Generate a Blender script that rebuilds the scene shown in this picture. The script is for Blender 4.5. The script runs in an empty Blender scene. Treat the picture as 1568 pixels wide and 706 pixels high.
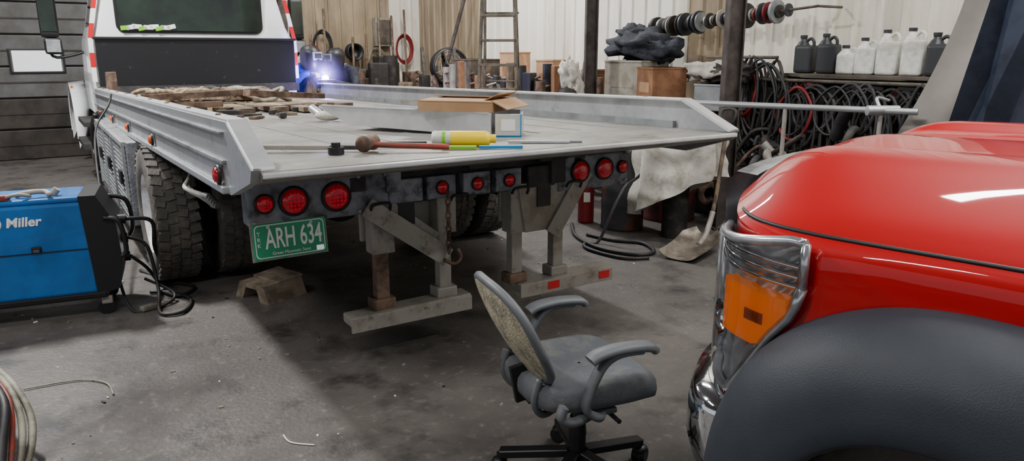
import bpy, bmesh, math, random
from mathutils import Vector, Matrix, Euler, noise
random.seed(7)
R=math.radians
COL=bpy.context.scene.collection

# ------------------------------------------------------------------ materials
def lin(c):
    out=[]
    for x in c[:3]:
        x=x/255.0
        out.append(x/12.92 if x<=0.04045 else ((x+0.055)/1.055)**2.4)
    return (*out,1)
MATS={}
def mat(name,c,rough=.5,metal=0,c2=None,scale=5,thr=(.4,.6),bump=0,bscale=30,emit=None,es=0,trans=0,ior=1.45,coat=0,stretch=(1,1,1),c3=None,scale3=1.5,thr3=(.5,.7),rvar=0,spec=.5,c4=None,scale4=3,thr4=(.5,.6)):
    if name in MATS: return MATS[name]
    m=bpy.data.materials.new(name); m.use_nodes=True
    nt=m.node_tree; N=nt.nodes; L=nt.links
    b=N['Principled BSDF']
    b.inputs['Roughness'].default_value=rough
    b.inputs['Metallic'].default_value=metal
    b.inputs['IOR'].default_value=ior
    b.inputs['Specular IOR Level'].default_value=spec
    b.inputs['Transmission Weight'].default_value=trans
    b.inputs['Coat Weight'].default_value=coat
    b.inputs['Coat Roughness'].default_value=.03
    b.inputs['Base Color'].default_value=lin(c)
    m.diffuse_color=lin(c)
    tc=N.new('ShaderNodeTexCoord'); mp=N.new('ShaderNodeMapping'); mp.inputs['Scale'].default_value=stretch
    L.new(tc.outputs['Object'],mp.inputs['Vector'])
    def layer(prev,cc,sc,th):
        n=N.new('ShaderNodeTexNoise'); n.inputs['Scale'].default_value=sc; n.inputs['Detail'].default_value=7; n.inputs['Roughness'].default_value=.65
        L.new(mp.outputs[0],n.inputs['Vector'])
        r=N.new('ShaderNodeMapRange'); r.inputs[1].default_value=th[0]; r.inputs[2].default_value=th[1]
        L.new(n.outputs['Fac'],r.inputs[0])
        x=N.new('ShaderNodeMix'); x.data_type='RGBA'
        L.new(r.outputs[0],x.inputs['Factor'])
        if prev is None: x.inputs['A'].default_value=lin(c)
        else: L.new(prev,x.inputs['A'])
        x.inputs['B'].default_value=lin(cc)
        return x.outputs['Result'],r.outputs[0]
    prev=None
    if c2 is not None:
        prev,f=layer(None,c2,scale,thr)
        if rvar:
            rr=N.new('ShaderNodeMapRange'); rr.inputs[3].default_value=rough; rr.inputs[4].default_value=rough+rvar
            L.new(f,rr.inputs[0]); L.new(rr.outputs[0],b.inputs['Roughness'])
    if c3 is not None: prev,f=layer(prev,c3,scale3,thr3)
    if c4 is not None: prev,f=layer(prev,c4,scale4,thr4)
    if prev is not None: L.new(prev,b.inputs['Base Color'])
    if bump:
        n=N.new('ShaderNodeTexNoise'); n.inputs['Scale'].default_value=bscale; n.inputs['Detail'].default_value=4
        L.new(mp.outputs[0],n.inputs['Vector'])
        bp=N.new('ShaderNodeBump'); bp.inputs['Strength'].default_value=bump; bp.inputs['Distance'].default_value=.01
        L.new(n.outputs['Fac'],bp.inputs['Height']); L.new(bp.outputs[0],b.inputs['Normal'])
    if emit is not None:
        b.inputs['Emission Color'].default_value=lin(emit); b.inputs['Emission Strength'].default_value=es
    MATS[name]=m
    return m

m_floor=mat('concrete_floor',(100,96,92),.38,c2=(66,61,58),scale=.9,thr=(.34,.66),c3=(136,130,122),scale3=18,thr3=(.56,.9),c4=(40,37,35),scale4=2.2,thr4=(.52,.68),bump=.4,bscale=45,rvar=.35)
m_wall=mat('cream_siding',(226,221,206),.5,c2=(184,171,148),scale=1.2,thr=(.5,.78),c3=(240,238,231),scale3=3,thr3=(.5,.8),c4=(136,118,96),scale4=2.0,thr4=(.62,.8),stretch=(1,1,.25))
m_wallb=mat('stained_siding',(160,143,116),.6,c2=(96,82,64),scale=2,thr=(.4,.7),stretch=(1,1,.25))
m_door=mat('door_grey',(92,92,92),.5,c2=(62,58,54),scale=2,thr=(.4,.7))
m_doordk=mat('door_dirty',(56,50,44),.6,c2=(34,29,25),scale=3)
m_ceil=mat('ceiling_sheet',(96,96,96),.8)
m_alu=mat('aluminum',(188,191,194),.36,.68,c2=(148,151,154),scale=3,thr=(.4,.7),rvar=.18,c3=(116,112,106),scale3=5,thr3=(.6,.8))
m_alub=mat('aluminum_bright',(222,224,226),.3,.6,c2=(196,198,200),scale=5,thr=(.4,.7))
m_aludk=mat('aluminum_dull',(150,154,157),.5,.5,c2=(108,110,112),scale=4,thr=(.4,.7))
m_deck=mat('deck_worn',(142,140,134),.48,.35,c2=(106,102,94),scale=1.8,thr=(.4,.68),c3=(168,168,163),scale3=9,thr3=(.58,.78),c4=(84,76,66),scale4=3.3,thr4=(.55,.72),bump=.2,bscale=60)
m_dark=mat('chassis_dirty',(44,44,45),.7,c2=(74,70,66),scale=6,thr=(.45,.7))
m_blk=mat('black_plastic',(24,24,26),.45)
m_blkp=mat('black_panel_scuffed',(24,25,28),.35,c2=(66,68,72),scale=14,thr=(.62,.75))
m_bar=mat('lightbar_grey',(132,136,144),.5,.2,c2=(84,86,92),scale=7,thr=(.4,.65),c3=(50,48,48),scale3=14,thr3=(.54,.7))
m_leg=mat('stabilizer_grey',(152,148,140),.55,.2,c2=(116,104,92),scale=7,thr=(.5,.75),c3=(80,72,64),scale3=15,thr3=(.58,.75))
m_rust=mat('rust_steel',(128,106,90),.7,.2,c2=(78,60,50),scale=10)
m_brk=mat('scrap_tan',(150,136,118),.7,.1,c2=(102,90,78),scale=10)
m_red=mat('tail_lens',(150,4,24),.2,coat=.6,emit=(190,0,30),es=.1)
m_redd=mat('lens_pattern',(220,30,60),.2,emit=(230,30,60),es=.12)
m_orange=mat('marker_orange',(216,86,14),.25,coat=.5)
m_white=mat('truck_white',(232,234,236),.25,coat=.5,c2=(205,206,206),scale=2,thr=(.5,.8))
m_tire=mat('tire_rubber',(76,73,70),.8,c2=(120,113,105),scale=5,thr=(.45,.7),bump=.3,bscale=60)
m_rim=mat('rim_white',(226,226,224),.4,c2=(150,145,138),scale=6,thr=(.5,.7))
m_glass=mat('dark_glass',(20,26,24),.06,c2=(40,56,44),scale=2,thr=(.4,.8),coat=.5)
m_green=mat('plate_green',(36,150,108),.4)
m_wt=mat('white_paint',(238,238,236),.5)
m_rw=mat('reflect_red',(190,24,34),.4)
m_diam=mat('diamond_plate',(176,178,180),.4,.55,c2=(126,126,126),scale=8,thr=(.4,.7),bump=.6,bscale=90)
m_wood=mat('old_wood',(132,114,94),.8,c2=(84,72,60),scale=6,stretch=(1,6,1),bump=.4)
m_wood2=mat('pale_wood',(164,144,116),.8,c2=(112,94,72),scale=6,stretch=(6,1,1))
m_card=mat('cardboard',(182,146,112),.85,c2=(166,130,96),scale=3)
m_card2=mat('cardboard_brown',(150,108,78),.85,c2=(120,82,56),scale=5)
m_blue=mat('machine_blue',(12,104,178),.4,c2=(10,88,152),scale=3,coat=.2)
m_grey=mat('chair_fabric',(80,83,88),.9,c2=(108,107,104),scale=9,thr=(.48,.72),bump=.3,bscale=200)
m_greyp=mat('chair_plastic',(88,91,95),.5,c2=(74,74,74),scale=9,thr=(.5,.7))
m_mesh=mat('chair_back_dirty',(168,160,136),.85,c2=(118,112,98),scale=14,thr=(.42,.62),c3=(190,184,162),scale3=40,thr3=(.5,.7),bump=.5,bscale=120)
m_chrome=mat('chrome',(225,228,232),.08,1)
m_chromed=mat('chrome_dirty',(218,221,225),.2,.75,c2=(176,180,184),scale=8,thr=(.4,.6))
m_truckred=mat('truck_red',(168,0,10),.45,coat=.8,spec=.15)
m_flare=mat('flare_grey',(46,51,59),.5,bump=.15,bscale=300,c2=(40,44,51),scale=3,spec=.35)
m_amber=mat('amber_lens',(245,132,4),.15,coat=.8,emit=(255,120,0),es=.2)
m_amberd=mat('amber_dark',(180,76,0),.3,coat=.6)
def lensmat():
    m=bpy.data.materials.new('clear_lens'); m.use_nodes=True
    nt=m.node_tree; N=nt.nodes; L=nt.links; N.remove(N['Principled BSDF'])
    t=N.new('ShaderNodeBsdfTransparent'); g=N.new('ShaderNodeBsdfGlossy'); g.inputs['Roughness'].default_value=.03
    lw=N.new('ShaderNodeLayerWeight'); lw.inputs[0].default_value=.35
    x=N.new('ShaderNodeMixShader'); L.new(lw.outputs['Fresnel'],x.inputs[0]); L.new(t.outputs[0],x.inputs[1]); L.new(g.outputs[0],x.inputs[2])
    L.new(x.outputs[0],N['Material Output'].inputs[0]); return m
m_lens=lensmat()
def hazemat():  # scatter volume added to spread a glow around the arc
    m=bpy.data.materials.new('arc_glow_haze'); m.use_nodes=True
    nt=m.node_tree; N=nt.nodes; L=nt.links; N.remove(N['Principled BSDF'])
    s=N.new('ShaderNodeVolumeScatter'); s.inputs['Color'].default_value=(.75,.72,1,1)
    tc=N.new('ShaderNodeTexCoord'); ln=N.new('ShaderNodeVectorMath'); ln.operation='LENGTH'; L.new(tc.outputs['Object'],ln.inputs[0])
    r=N.new('ShaderNodeMapRange'); r.inputs[1].default_value=0; r.inputs[2].default_value=.34; r.inputs[3].default_value=1; r.inputs[4].default_value=0
    p=N.new('ShaderNodeMath'); p.operation='POWER'; p.inputs[1].default_value=1.8
    q=N.new('ShaderNodeMath'); q.operation='MULTIPLY'; q.inputs[1].default_value=.75
    L.new(ln.outputs['Value'],r.inputs[0]); L.new(r.outputs[0],p.inputs[0]); L.new(p.outputs[0],q.inputs[0]); L.new(q.outputs[0],s.inputs['Density'])
    L.new(s.outputs[0],N['Material Output'].inputs['Volume']); return m
m_haze=hazemat()
m_post=mat('post_steel',(84,78,74),.6,.3,c2=(58,50,45),scale=5)
m_blue2=mat('column_blue',(60,70,88),.45,.2,c2=(44,52,66),scale=4)
m_cloth=mat('canvas_cloth',(196,192,182),.9,c2=(150,144,132),scale=7,thr=(.45,.65),bump=.3)
m_clothd=mat('dark_tarp',(58,62,70),.9,c2=(34,36,42),scale=6)
m_jblue=mat('jacket_blue',(30,54,150),.85,c2=(20,36,100),scale=10)
m_pants=mat('work_pants',(40,42,50),.9)
m_glove=mat('leather_glove',(110,94,76),.8)
m_skin=mat('skin',(196,150,124),.6)
m_yel=mat('can_yellow',(240,206,20),.35)
m_red2=mat('handle_red',(150,48,36),.5,c2=(110,60,50),scale=12)
m_lb=mat('stick_blue',(20,130,190),.4)
m_lg=mat('lime_green',(120,190,30),.4)
m_brass=mat('hose_red',(120,28,30),.5)
m_jug=mat('jug_white',(222,222,216),.5,c2=(180,176,166),scale=8)
m_jugd=mat('jug_dark',(46,48,52),.45)
m_hose=mat('hose_black',(26,26,28),.55,c2=(48,46,46),scale=6)
m_hoseg=mat('hose_grey',(150,146,130),.6,c2=(96,90,80),scale=9)
m_bench=mat('bench_steel',(92,84,74),.7,c2=(60,54,48),scale=5)
m_ladder=mat('ladder_weathered',(120,112,100),.7,c2=(84,78,70),scale=7)
m_cab=mat('cabinet_beige',(156,152,140),.6,c2=(126,118,104),scale=5)
m_scrap=mat('scrap_dark',(48,45,43),.65,.3,c2=(82,76,70),scale=10,thr=(.5,.7))
m_teal=mat('disc_teal',(60,110,100),.6)
m_maroon=mat('disc_maroon',(110,30,40),.6)
m_paperglow=mat('paper_glowing',(236,238,240),.7,emit=(235,240,255),es=.35)  # white paper with emission added, for the bright look of the door pane
m_brush=mat('brushed_sheet',(136,131,126),.36,.85,c2=(112,106,100),scale=1.2,thr=(.35,.65))
m_arc=mat('arc_light',(200,200,255),.5,emit=(185,170,255),es=50)

# ------------------------------------------------------------------ mesh builder
def cr(pts,n=6,closed=False):
    P=[Vector(p) for p in pts]
    if len(P)<3: return P
    out=[]; k=len(P); rng=k if closed else k-1
    for i in range(rng):
        if closed: a,b,c,d=P[(i-1)%k],P[i],P[(i+1)%k],P[(i+2)%k]
        else: a,b,c,d=P[max(i-1,0)],P[i],P[i+1],P[min(i+2,k-1)]
        for j in range(n):
            t=j/n
            out.append(.5*((2*b)+(c-a)*t+(2*a-5*b+4*c-d)*t*t+(3*b-a-3*c+d)*t**3))
    if not closed: out.append(P[-1])
    return out
class M:
    def __init__(s): s.v=[];s.f=[];s.mi=[];s.sm=[];s.mats=[]
    def add(s,vs,fs,m,smooth=False,T=None):
        o=len(s.v)
        if m not in s.mats: s.mats.append(m)
        k=s.mats.index(m)
        for p in vs:
            p=Vector(p)
            if T is not None: p=T@p
            s.v.append(p)
        for f in fs:
            s.f.append([i+o for i in f]); s.mi.append(k); s.sm.append(smooth)
        return s
    def box(s,c,size,m,rot=(0,0,0),bev=0,seg=2,T=None):
        bm=bmesh.new(); bmesh.ops.create_cube(bm,size=1)
        for v in bm.verts: v.co=Vector((v.co.x*size[0],v.co.y*size[1],v.co.z*size[2]))
        if bev: bmesh.ops.bevel(bm,geom=bm.edges[:],offset=min(bev,min(size)*.45),segments=seg,profile=.6,affect='EDGES')
        bm.verts.index_update()
        X=Matrix.Translation(c)@Euler([R(a) for a in rot]).to_matrix().to_4x4()
        if T is not None: X=T@X
        s.add([v.co.copy() for v in bm.verts],[[v.index for v in f.verts] for f in bm.faces],m,False,X); bm.free(); return s
    def bar(s,p,q,w,h,m,up=(0,0,1)):
        p=Vector(p);q=Vector(q);d=(q-p);L=d.length;d.normalize();u=Vector(up)
        if abs(d.dot(u))>.98: u=Vector((0,1,0))
        x=d.cross(u).normalized();z=x.cross(d)
        T=Matrix((( x.x,d.x,z.x,0),(x.y,d.y,z.y,0),(x.z,d.z,z.z,0),(0,0,0,1)));T.translation=(p+q)/2
        return s.box((0,0,0),(w,L,h),m,bev=min(w,h)*.12,seg=1,T=T)
    def lathe(s,prof,p,ax,m,seg=28,smooth=True,split=False):
        ax=Vector(ax).normalized(); q=ax.to_track_quat('Z','Y').to_matrix().to_4x4(); T=Matrix.Translation(p)@q
        if split:
            for i in range(len(prof)-1): s._lt(prof[i:i+2],T,m,seg,smooth)
        else: s._lt(prof,T,m,seg,smooth)
        return s
    def _lt(s,prof,T,m,seg,smooth):
        vs=[];fs=[]
        for r,h in prof:
            for j in range(seg):
                a=2*math.pi*j/seg; vs.append((r*math.cos(a),r*math.sin(a),h))
        for i in range(len(prof)-1):
            for j in range(seg):
                fs.append([i*seg+j,i*seg+(j+1)%seg,(i+1)*seg+(j+1)%seg,(i+1)*seg+j])
        s.add(vs,fs,m,smooth,T)
    def cyl(s,p,q,r,m,r2=None,seg=20):
        p=Vector(p);q=Vector(q); L=(q-p).length; r2=r if r2 is None else r2
        return s.lathe([(0.0001,0),(r,0),(r2,L),(0.0001,L)],p,q-p,m,seg,True,split=True)
    def tube(s,pts,r,m,n=6,seg=8,closed=False):
        P=cr(pts,n,closed); k=len(P); vs=[];fs=[]; u=None
        for i,p in enumerate(P):
            t=((P[(i+1)%k]-P[i-1]) if closed else (P[min(i+1,k-1)]-P[max(i-1,0)]))
            if t.length<1e-9: t=Vector((0,0,1))
            t.normalize()
            if u is None:
                u=t.orthogonal().normalized()
            u=(u-t*u.dot(t)); u.normalize(); w=t.cross(u)
            rr=r if not isinstance(r,(list,tuple)) else r[0]+(r[1]-r[0])*i/(k-1)
            for j in range(seg):
                a=2*math.pi*j/seg; vs.append(p+u*rr*math.cos(a)+w*rr*math.sin(a))
        for i in range(k if closed else k-1):
            for j in range(seg):
                a=i*seg;b=((i+1)%k)*seg
                fs.append([a+j,a+(j+1)%seg,b+(j+1)%seg,b+j])
        if not closed: fs.append(list(range(seg))[::-1]); fs.append([(k-1)*seg+j for j in range(seg)])
        return s.add(vs,fs,m,True)
    def prism(s,poly,axis,lo,hi,m):
        n=len(poly);vs=[]
        for t in (lo,hi):
            for a,b in poly: vs.append({'x':(t,a,b),'y':(a,t,b),'z':(a,b,t)}[axis])
        fs=[list(range(n))[::-1],[n+i for i in range(n)]]+[[i,(i+1)%n,n+(i+1)%n,n+i] for i in range(n)]
        return s.add(vs,fs,m)
    def surf(s,g,m,smooth=True,cu=False,cv=False):
        a=len(g);b=len(g[0]);vs=[p for row in g for p in row];fs=[]
        for i in range(a if cu else a-1):
            for j in range(b if cv else b-1):
                fs.append([i*b+j,i*b+(j+1)%b,((i+1)%a)*b+(j+1)%b,((i+1)%a)*b+j])
        return s.add(vs,fs,m,smooth)
    def ell(s,c,r,m,rot=(0,0,0),seg=20,rings=12,pw=1.0):
        g=[]
        def sp(x): return math.copysign(abs(x)**pw,x)
        for i in range(rings+1):
            th=math.pi*i/rings-math.pi/2; row=[]
            for j in range(seg):
                a=2*math.pi*j/seg
                row.append((r[0]*sp(math.cos(th))*sp(math.cos(a)),r[1]*sp(math.cos(th))*sp(math.sin(a)),r[2]*sp(math.sin(th))))
            g.append(row)
        T=Matrix.Translation(c)@Euler([R(a) for a in rot]).to_matrix().to_4x4()
        g=[[T@Vector(p) for p in row] for row in g]
        return s.surf(g,m,True,cv=True)
    def make(s,name,par=None,loc=(0,0,0),rz=0,rot=None):
        me=bpy.data.meshes.new(name); me.from_pydata(s.v,[],s.f)
        for m in s.mats: me.materials.append(m)
        me.polygons.foreach_set('material_index',s.mi); me.polygons.foreach_set('use_smooth',s.sm)
        bm=bmesh.new(); bm.from_mesh(me); bmesh.ops.recalc_face_normals(bm,faces=bm.faces); bm.to_mesh(me); bm.free()
        o=bpy.data.objects.new(name,me); COL.objects.link(o)
        o.location=loc; o.rotation_euler=[R(a) for a in rot] if rot else (0,0,R(rz))
        if par: o.parent=par
        return o
def E(name,loc=(0,0,0),rz=0):
    o=bpy.data.objects.new(name,None); COL.objects.link(o); o.location=loc; o.rotation_euler=(0,0,R(rz)); o.empty_display_size=.1; return o
def text(name,par,body,size,mt,loc,rot,ext=.002,shear=0,off=0.0,sx=1):
    c=bpy.data.curves.new(name,'FONT'); c.body=body; c.size=size; c.extrude=ext; c.shear=shear; c.offset=off; c.align_x='CENTER'; c.align_y='CENTER'
    o=bpy.data.objects.new(name+'_t',c); COL.objects.link(o)
    dg=bpy.context.evaluated_depsgraph_get(); me=bpy.data.meshes.new_from_object(o.evaluated_get(dg))
    bpy.data.objects.remove(o); me.name=name; me.materials.clear(); me.materials.append(mt)
    o=bpy.data.objects.new(name,me); COL.objects.link(o); o.location=loc; o.rotation_euler=[R(a) for a in rot]; o.scale=(sx,1,1); o.parent=par; return o
def rrect(x0,x1,z0,z1,r,n=5):
    P=[]
    for cx,cz,a0 in ((x1-r,z1-r,0),(x0+r,z1-r,90),(x0+r,z0+r,180),(x1-r,z0+r,270)):
        for i in range(n+1):
            a=R(a0+90*i/n); P.append((cx+r*math.cos(a),cz+r*math.sin(a)))
    return P

# ------------------------------------------------------------------ building frame (aligned with tow truck)
ANG=33; OX,OY=-.917,2.67
ca,sa=math.cos(R(ANG)),math.sin(R(ANG))
def W(x,y,z=0): return (OX+ca*x-sa*y,OY+sa*x+ca*y,z)
DW=10.3; SW=5.7; CH=5.0

fl=M(); fl.box((0,0,-.05),(22,24,.1),m_floor); fl.make('floor',loc=W(-2,1,0),rz=ANG)
c=M(); c.box((0,0,0),(22,24,.1),m_ceil); c.make('ceiling',loc=W(-2,1,CH+.05),rz=ANG)
def siding(length,h,split):
    w=M(); x=0; prof=[]
    P=.23
    while x<length:
        prof+= [(x,0),(x+.15,0),(x+.165,.022),(x+.195,.022),(x+.21,0)]
        x+=P
    for i in range(len(prof)-1):
        a,b=prof[i],prof[i+1]; mt=m_wall
        for s0,s1 in split:
            if s0<=a[0]<s1: mt=m_wallb
        w.add([(a[0],a[1],0),(b[0],b[1],0),(b[0],b[1],h),(a[0],a[1],h)],[[0,1,2,3]],mt)
    w.add([(0,-.08,0),(length,-.08,0),(length,-.08,h),(0,-.08,h)],[[0,1,2,3]],m_wall)
    return w
w=siding(20,CH,[(12.3,12.9),(17.6,20)]); w.make('wall_right',loc=W(SW,-9.6+0),rz=ANG+90)
w=siding(2.6,CH,[(.5,2.3)]); w.make('wall_front',loc=W(SW,DW),rz=ANG+180)
g=E('garage_door',W(0,DW),ANG)
d=M()
for i in range(11):
    z0=i*.45
    d.box((-1.2,0,z0+.22),(8.5,.05,.425),m_doordk if i<2 else m_door,bev=.012)
    d.box((-1.2,-.03,z0+.22),(8.4,.015,.02),m_doordk)
d.box((-1.2,.03,2.4),(8.6,.02,5),m_doordk)
d.make('panels',g)
d=M(); d.box((-.48,-.04,1.42),(.64,.03,.30),m_paperglow,bev=.03); d.box((-.48,-.03,1.42),(.70,.025,.36),m_blk,bev=.01)
for dx in (-.31,.31): d.box((-.48+dx,-.05,1.42),(.02,.02,.3),m_door)
d.make('door_window_pane',g)
t=M(); t.box((3.12,-.05,2.5),(.14,.12,5),m_post,bev=.01); t.make('trim_1',loc=W(0,DW),rz=ANG)
def hpost(x,y,w,t):
    p=M()
    p.box((0,0,CH/2),(w*.1,w,CH),m_post); p.box((0,w/2,CH/2),(w,w*.1,CH),m_post,bev=.004); p.box((0,-w/2,CH/2),(w,w*.1,CH),m_post,bev=.004)
    p.box((0,0,.01),(w*1.5,w*1.5,.02),m_post)
    p.make('steel_post',loc=W(x,y),rz=ANG+90+t)
hpost(4.44,1.68,.13,-30); hpost(4.5,3.68,.12,-30)

# ------------------------------------------------------------------ tow truck
tt=E('flatbed_tow_truck',(OX,OY,0),ANG)
DZ=1.12; DWID=2.55; DL=6.8; SL=-1.15
dk=E('deck_assembly',(0,0,DZ)); dk.parent=tt; dk.rotation_euler=(R(SL),0,0)
LO=(0,0,-DZ)
d=M()
d.box((DWID/2,DL/2+.02,DZ-.02),(DWID-.04,DL,.04),m_deck)
d.prism([(0,DZ+.002),(-.02,DZ-.012),(0,DZ-.035),(.5,1.0),(.5,DZ+.002)],'x',.0,DWID,m_deck)
d.box((DWID/2,-.012,DZ-.012),(DWID,.02,.022),m_alub,bev=.006)
for i in range(13): d.box((DWID/2,.7+i*.5,1.04),(DWID-.1,.06,.12),m_dark)
for i in range(1,9): d.box((i*DWID/9,DL/2+.3,DZ+.0005),(.005,DL-.7,.004),m_aludk)
d.make('deck',dk,LO)
d=M()
for sx,x0,x1 in ((0,-.035,.0),(1,DWID,DWID+.035)):
    d.prism([(.0,DZ+.01),(.36,1.285),(DL,1.285),(DL,1.0),(.36,.99),(.03,1.08)],'x',x0,x1,m_alu)
    xi=(x0+x1)/2+(.03 if sx==0 else -.03)
    d.box((xi,(DL+.36)/2,1.288),(.08,DL-.36,.016),m_alub,bev=.006)
    d.bar((xi,.36,1.288),(xi,.0,DZ+.012),.08,.016,m_alub)
    xo=x0-.008 if sx==0 else x1+.008
    d.box((xo,(DL+.4)/2,1.005),(.035,DL-.4,.03),m_alu,bev=.006)
    d.box((xo,(DL+.4)/2,1.12),(.02,DL-.4,.02),m_aludk,bev=.006)
    d.box((xo,(DL+.4)/2,1.24),(.02,DL-.4,.012),m_aludk,bev=.004)
    xi2=(.012 if sx==0 else DWID-.012)
    d.box((xi2,(DL+.45)/2,1.14),(.02,DL-.45,.04),m_aludk)
    for i in range(9): d.cyl((xi,.7+i*.7,1.294),(xi,.7+i*.7,1.302),.012,m_rust,seg=8)
d.make('side_rails',dk,LO)
d=M()
for y,mt in ((.5,m_red),(2.42,m_orange),(3.7,m_orange),(4.9,m_orange),(6.0,m_orange)):
    rr=.034 if mt==m_red else .03
    d.lathe([(rr*1.25,0),(rr*1.25,.012),(rr,.014)],(-.045,y,1.06),(-1,0,0),m_blk)
    d.lathe([(rr,.01),(rr*.9,.022),(rr*.5,.028),(.0001,.03)],(-.045,y,1.06),(-1,0,0),mt)
d.make('side_marker_lamps',dk,LO)
# chassis
d=M()
for x in (.85,1.7): d.box((x,4.6,.80),(.09,8.0,.20),m_dark)
for y in (1.1,2.1,3.4,4.5,5.6): d.box((1.275,y,.80),(.85,.1,.18),m_dark)
for x in (.6,1.95): d.box((x,3.6,.93),(.08,6.0,.07),m_dark)
d.cyl((.3,2.78,.47),(2.25,2.78,.47),.07,m_dark); d.ell((1.275,2.78,.47),(.2,.24,.22),m_dark)
d.box((1.275,1.1,.93),(1.9,.5,.12),m_dark)
d.box((.75,2.78,.66),(.08,1.3,.06),m_dark,bev=.01); d.box((1.8,2.78,.66),(.08,1.3,.06),m_dark,bev=.01)
d.box((1.275,2.0,.72),(.3,1.0,.22),m_dark,bev=.03)
d.cyl((1.275,2.9,.7),(1.275,6.5,.75),.06,m_dark)
d.box((.42,1.75,.86),(.3,.04,.3),m_blk,bev=.01)
d.box((.3,2.0,.8),(.18,.2,.26),m_dark,bev=.02)
d.cyl((2.0,2.3,.85),(2.0,3.5,.85),.1,m_dark)
d.box((2.15,1.9,.83),(.5,.04,.4),m_blk)
d.make('chassis',tt)
d=M()
for i in range(5):
    z=.83-.014*i; d.tube([(.10,2.0,z+.03),(.03,1.75,z+.01),(-.02+.02*i,1.55,z),(.05+.01*i,1.45,z-.03)],.013,m_jug)
    d.cyl((.05+.01*i,1.45,z-.03),(.07+.01*i,1.42,z-.035),.017,m_alu)
d.make('air_line_fittings',tt)
# light bar
d=M(); y0=.6
d.box((.42,y0+.06,.885),(.68,.12,.21),m_bar,bev=.012)
d.box((2.06,y0+.06,.87),(.52,.12,.2),m_bar,bev=.012)
d.box((1.275,y0+.09,.90),(1.06,.08,.2),m_dark)
for x in (.85,1.05,1.26,1.46,1.68): d.box((x,y0+.03,.875),(.185 if x in(.85,1.68) else .165,.07,.12),m_bar if x!=1.68 else m_dark,bev=.008)
d.box((.78,y0+.04,.94),(.08,.12,.13),m_bar,bev=.01); d.box((1.78,y0+.02,.93),(.1,.1,.2),m_dark,bev=.01)
d.box((1.25,y0+.0,.99),(.12,.1,.06),m_dark,bev=.01); d.box((1.75,y0+.02,1.0),(.2,.1,.08),m_dark,bev=.01);d.box((.95,y0+.02,1.0),(.14,.1,.06),m_dark,bev=.01)
d.box((1.275,y0+.12,.99),(2.4,.06,.06),m_dark)
for x in (.2,1.2,2.2): d.box((x,y0+.1,1.01),(.1,.1,.06),m_dark)
for x in (.1,.6,.74,1.84,2.3):
    for z in (.80,.97): d.cyl((x,y0,z),(x,y0-.012,z),.009,m_leg,seg=8)
d.make('rear_light_bar',tt)
d=M()
def tail(x,z,r,pat=True):
    d.lathe([(r*1.22,0),(r*1.22,.014),(r*1.05,.02),(r,.012)],(x,y0,z),(0,-1,0),m_blk)
    d.lathe([(r,.012),(r*.92,.022),(r*.5,.027),(.0001,.028)],(x,y0,z),(0,-1,0),m_red)
    if pat:
        for i in range(-2,3):
            for j in range(-2,3):
                if i*i+j*j<=5: d.box((x+i*r*.3,y0-.0275,z+j*r*.3),(r*.17,.004,r*.17),m_redd,bev=.002,seg=1)
tail(.152,.885,.038); tail(.285,.885,.058); tail(.487,.885,.06)
for x in (1.05,1.26,1.46):
    d.lathe([(.036,0),(.036,.014),(.03,.014)],(x,y0-.004,.873),(0,-1,0),m_blk); d.lathe([(.03,.01),(.02,.022),(.0001,.024)],(x,y0-.004,.873),(0,-1,0),m_red)
tail(1.95,.88,.055,False); tail(2.13,.88,.055,False); tail(2.27,.88,.033,False)
d.make('tail_lamps',tt)
# plate
pl=E('license_plate',(.255,.585,.715)); pl.parent=tt; pl.rotation_euler=(R(-6),0,R(2))
d=M(); d.box((0,0,0),(.34,.006,.165),m_green,bev=.003); d.box((0,.01,.0),(.355,.006,.18),m_leg,bev=.003)
d.prism(rrect(-.162,.162,-.076,.076,.02)[::1]+[],'y',-.0036,-.0032,m_wt); d.prism(rrect(-.158,.158,-.072,.072,.018),'y',-.0046,-.0037,m_green)
for x in (-.1,.1): d.cyl((x,-.003,.065),(x,-.008,.065),.008,m_alu)
d.box((.135,-.006,-.06),(.035,.002,.022),m_paperglow)
d.make('plate_body',pl)
text('plate_number',pl,'ARH 634',.13,m_wt,(.016,-.0055,.006),(90,0,0),.001,off=.0015,sx=.54)
text('plate_state',pl,'Green Mountain State',.02,m_wt,(0,-.0055,-.058),(90,0,0),.001)
text('plate_trk',pl,'T\nR\nK',.026,m_wt,(-.145,-.0055,.01),(90,0,0),.001)
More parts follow.
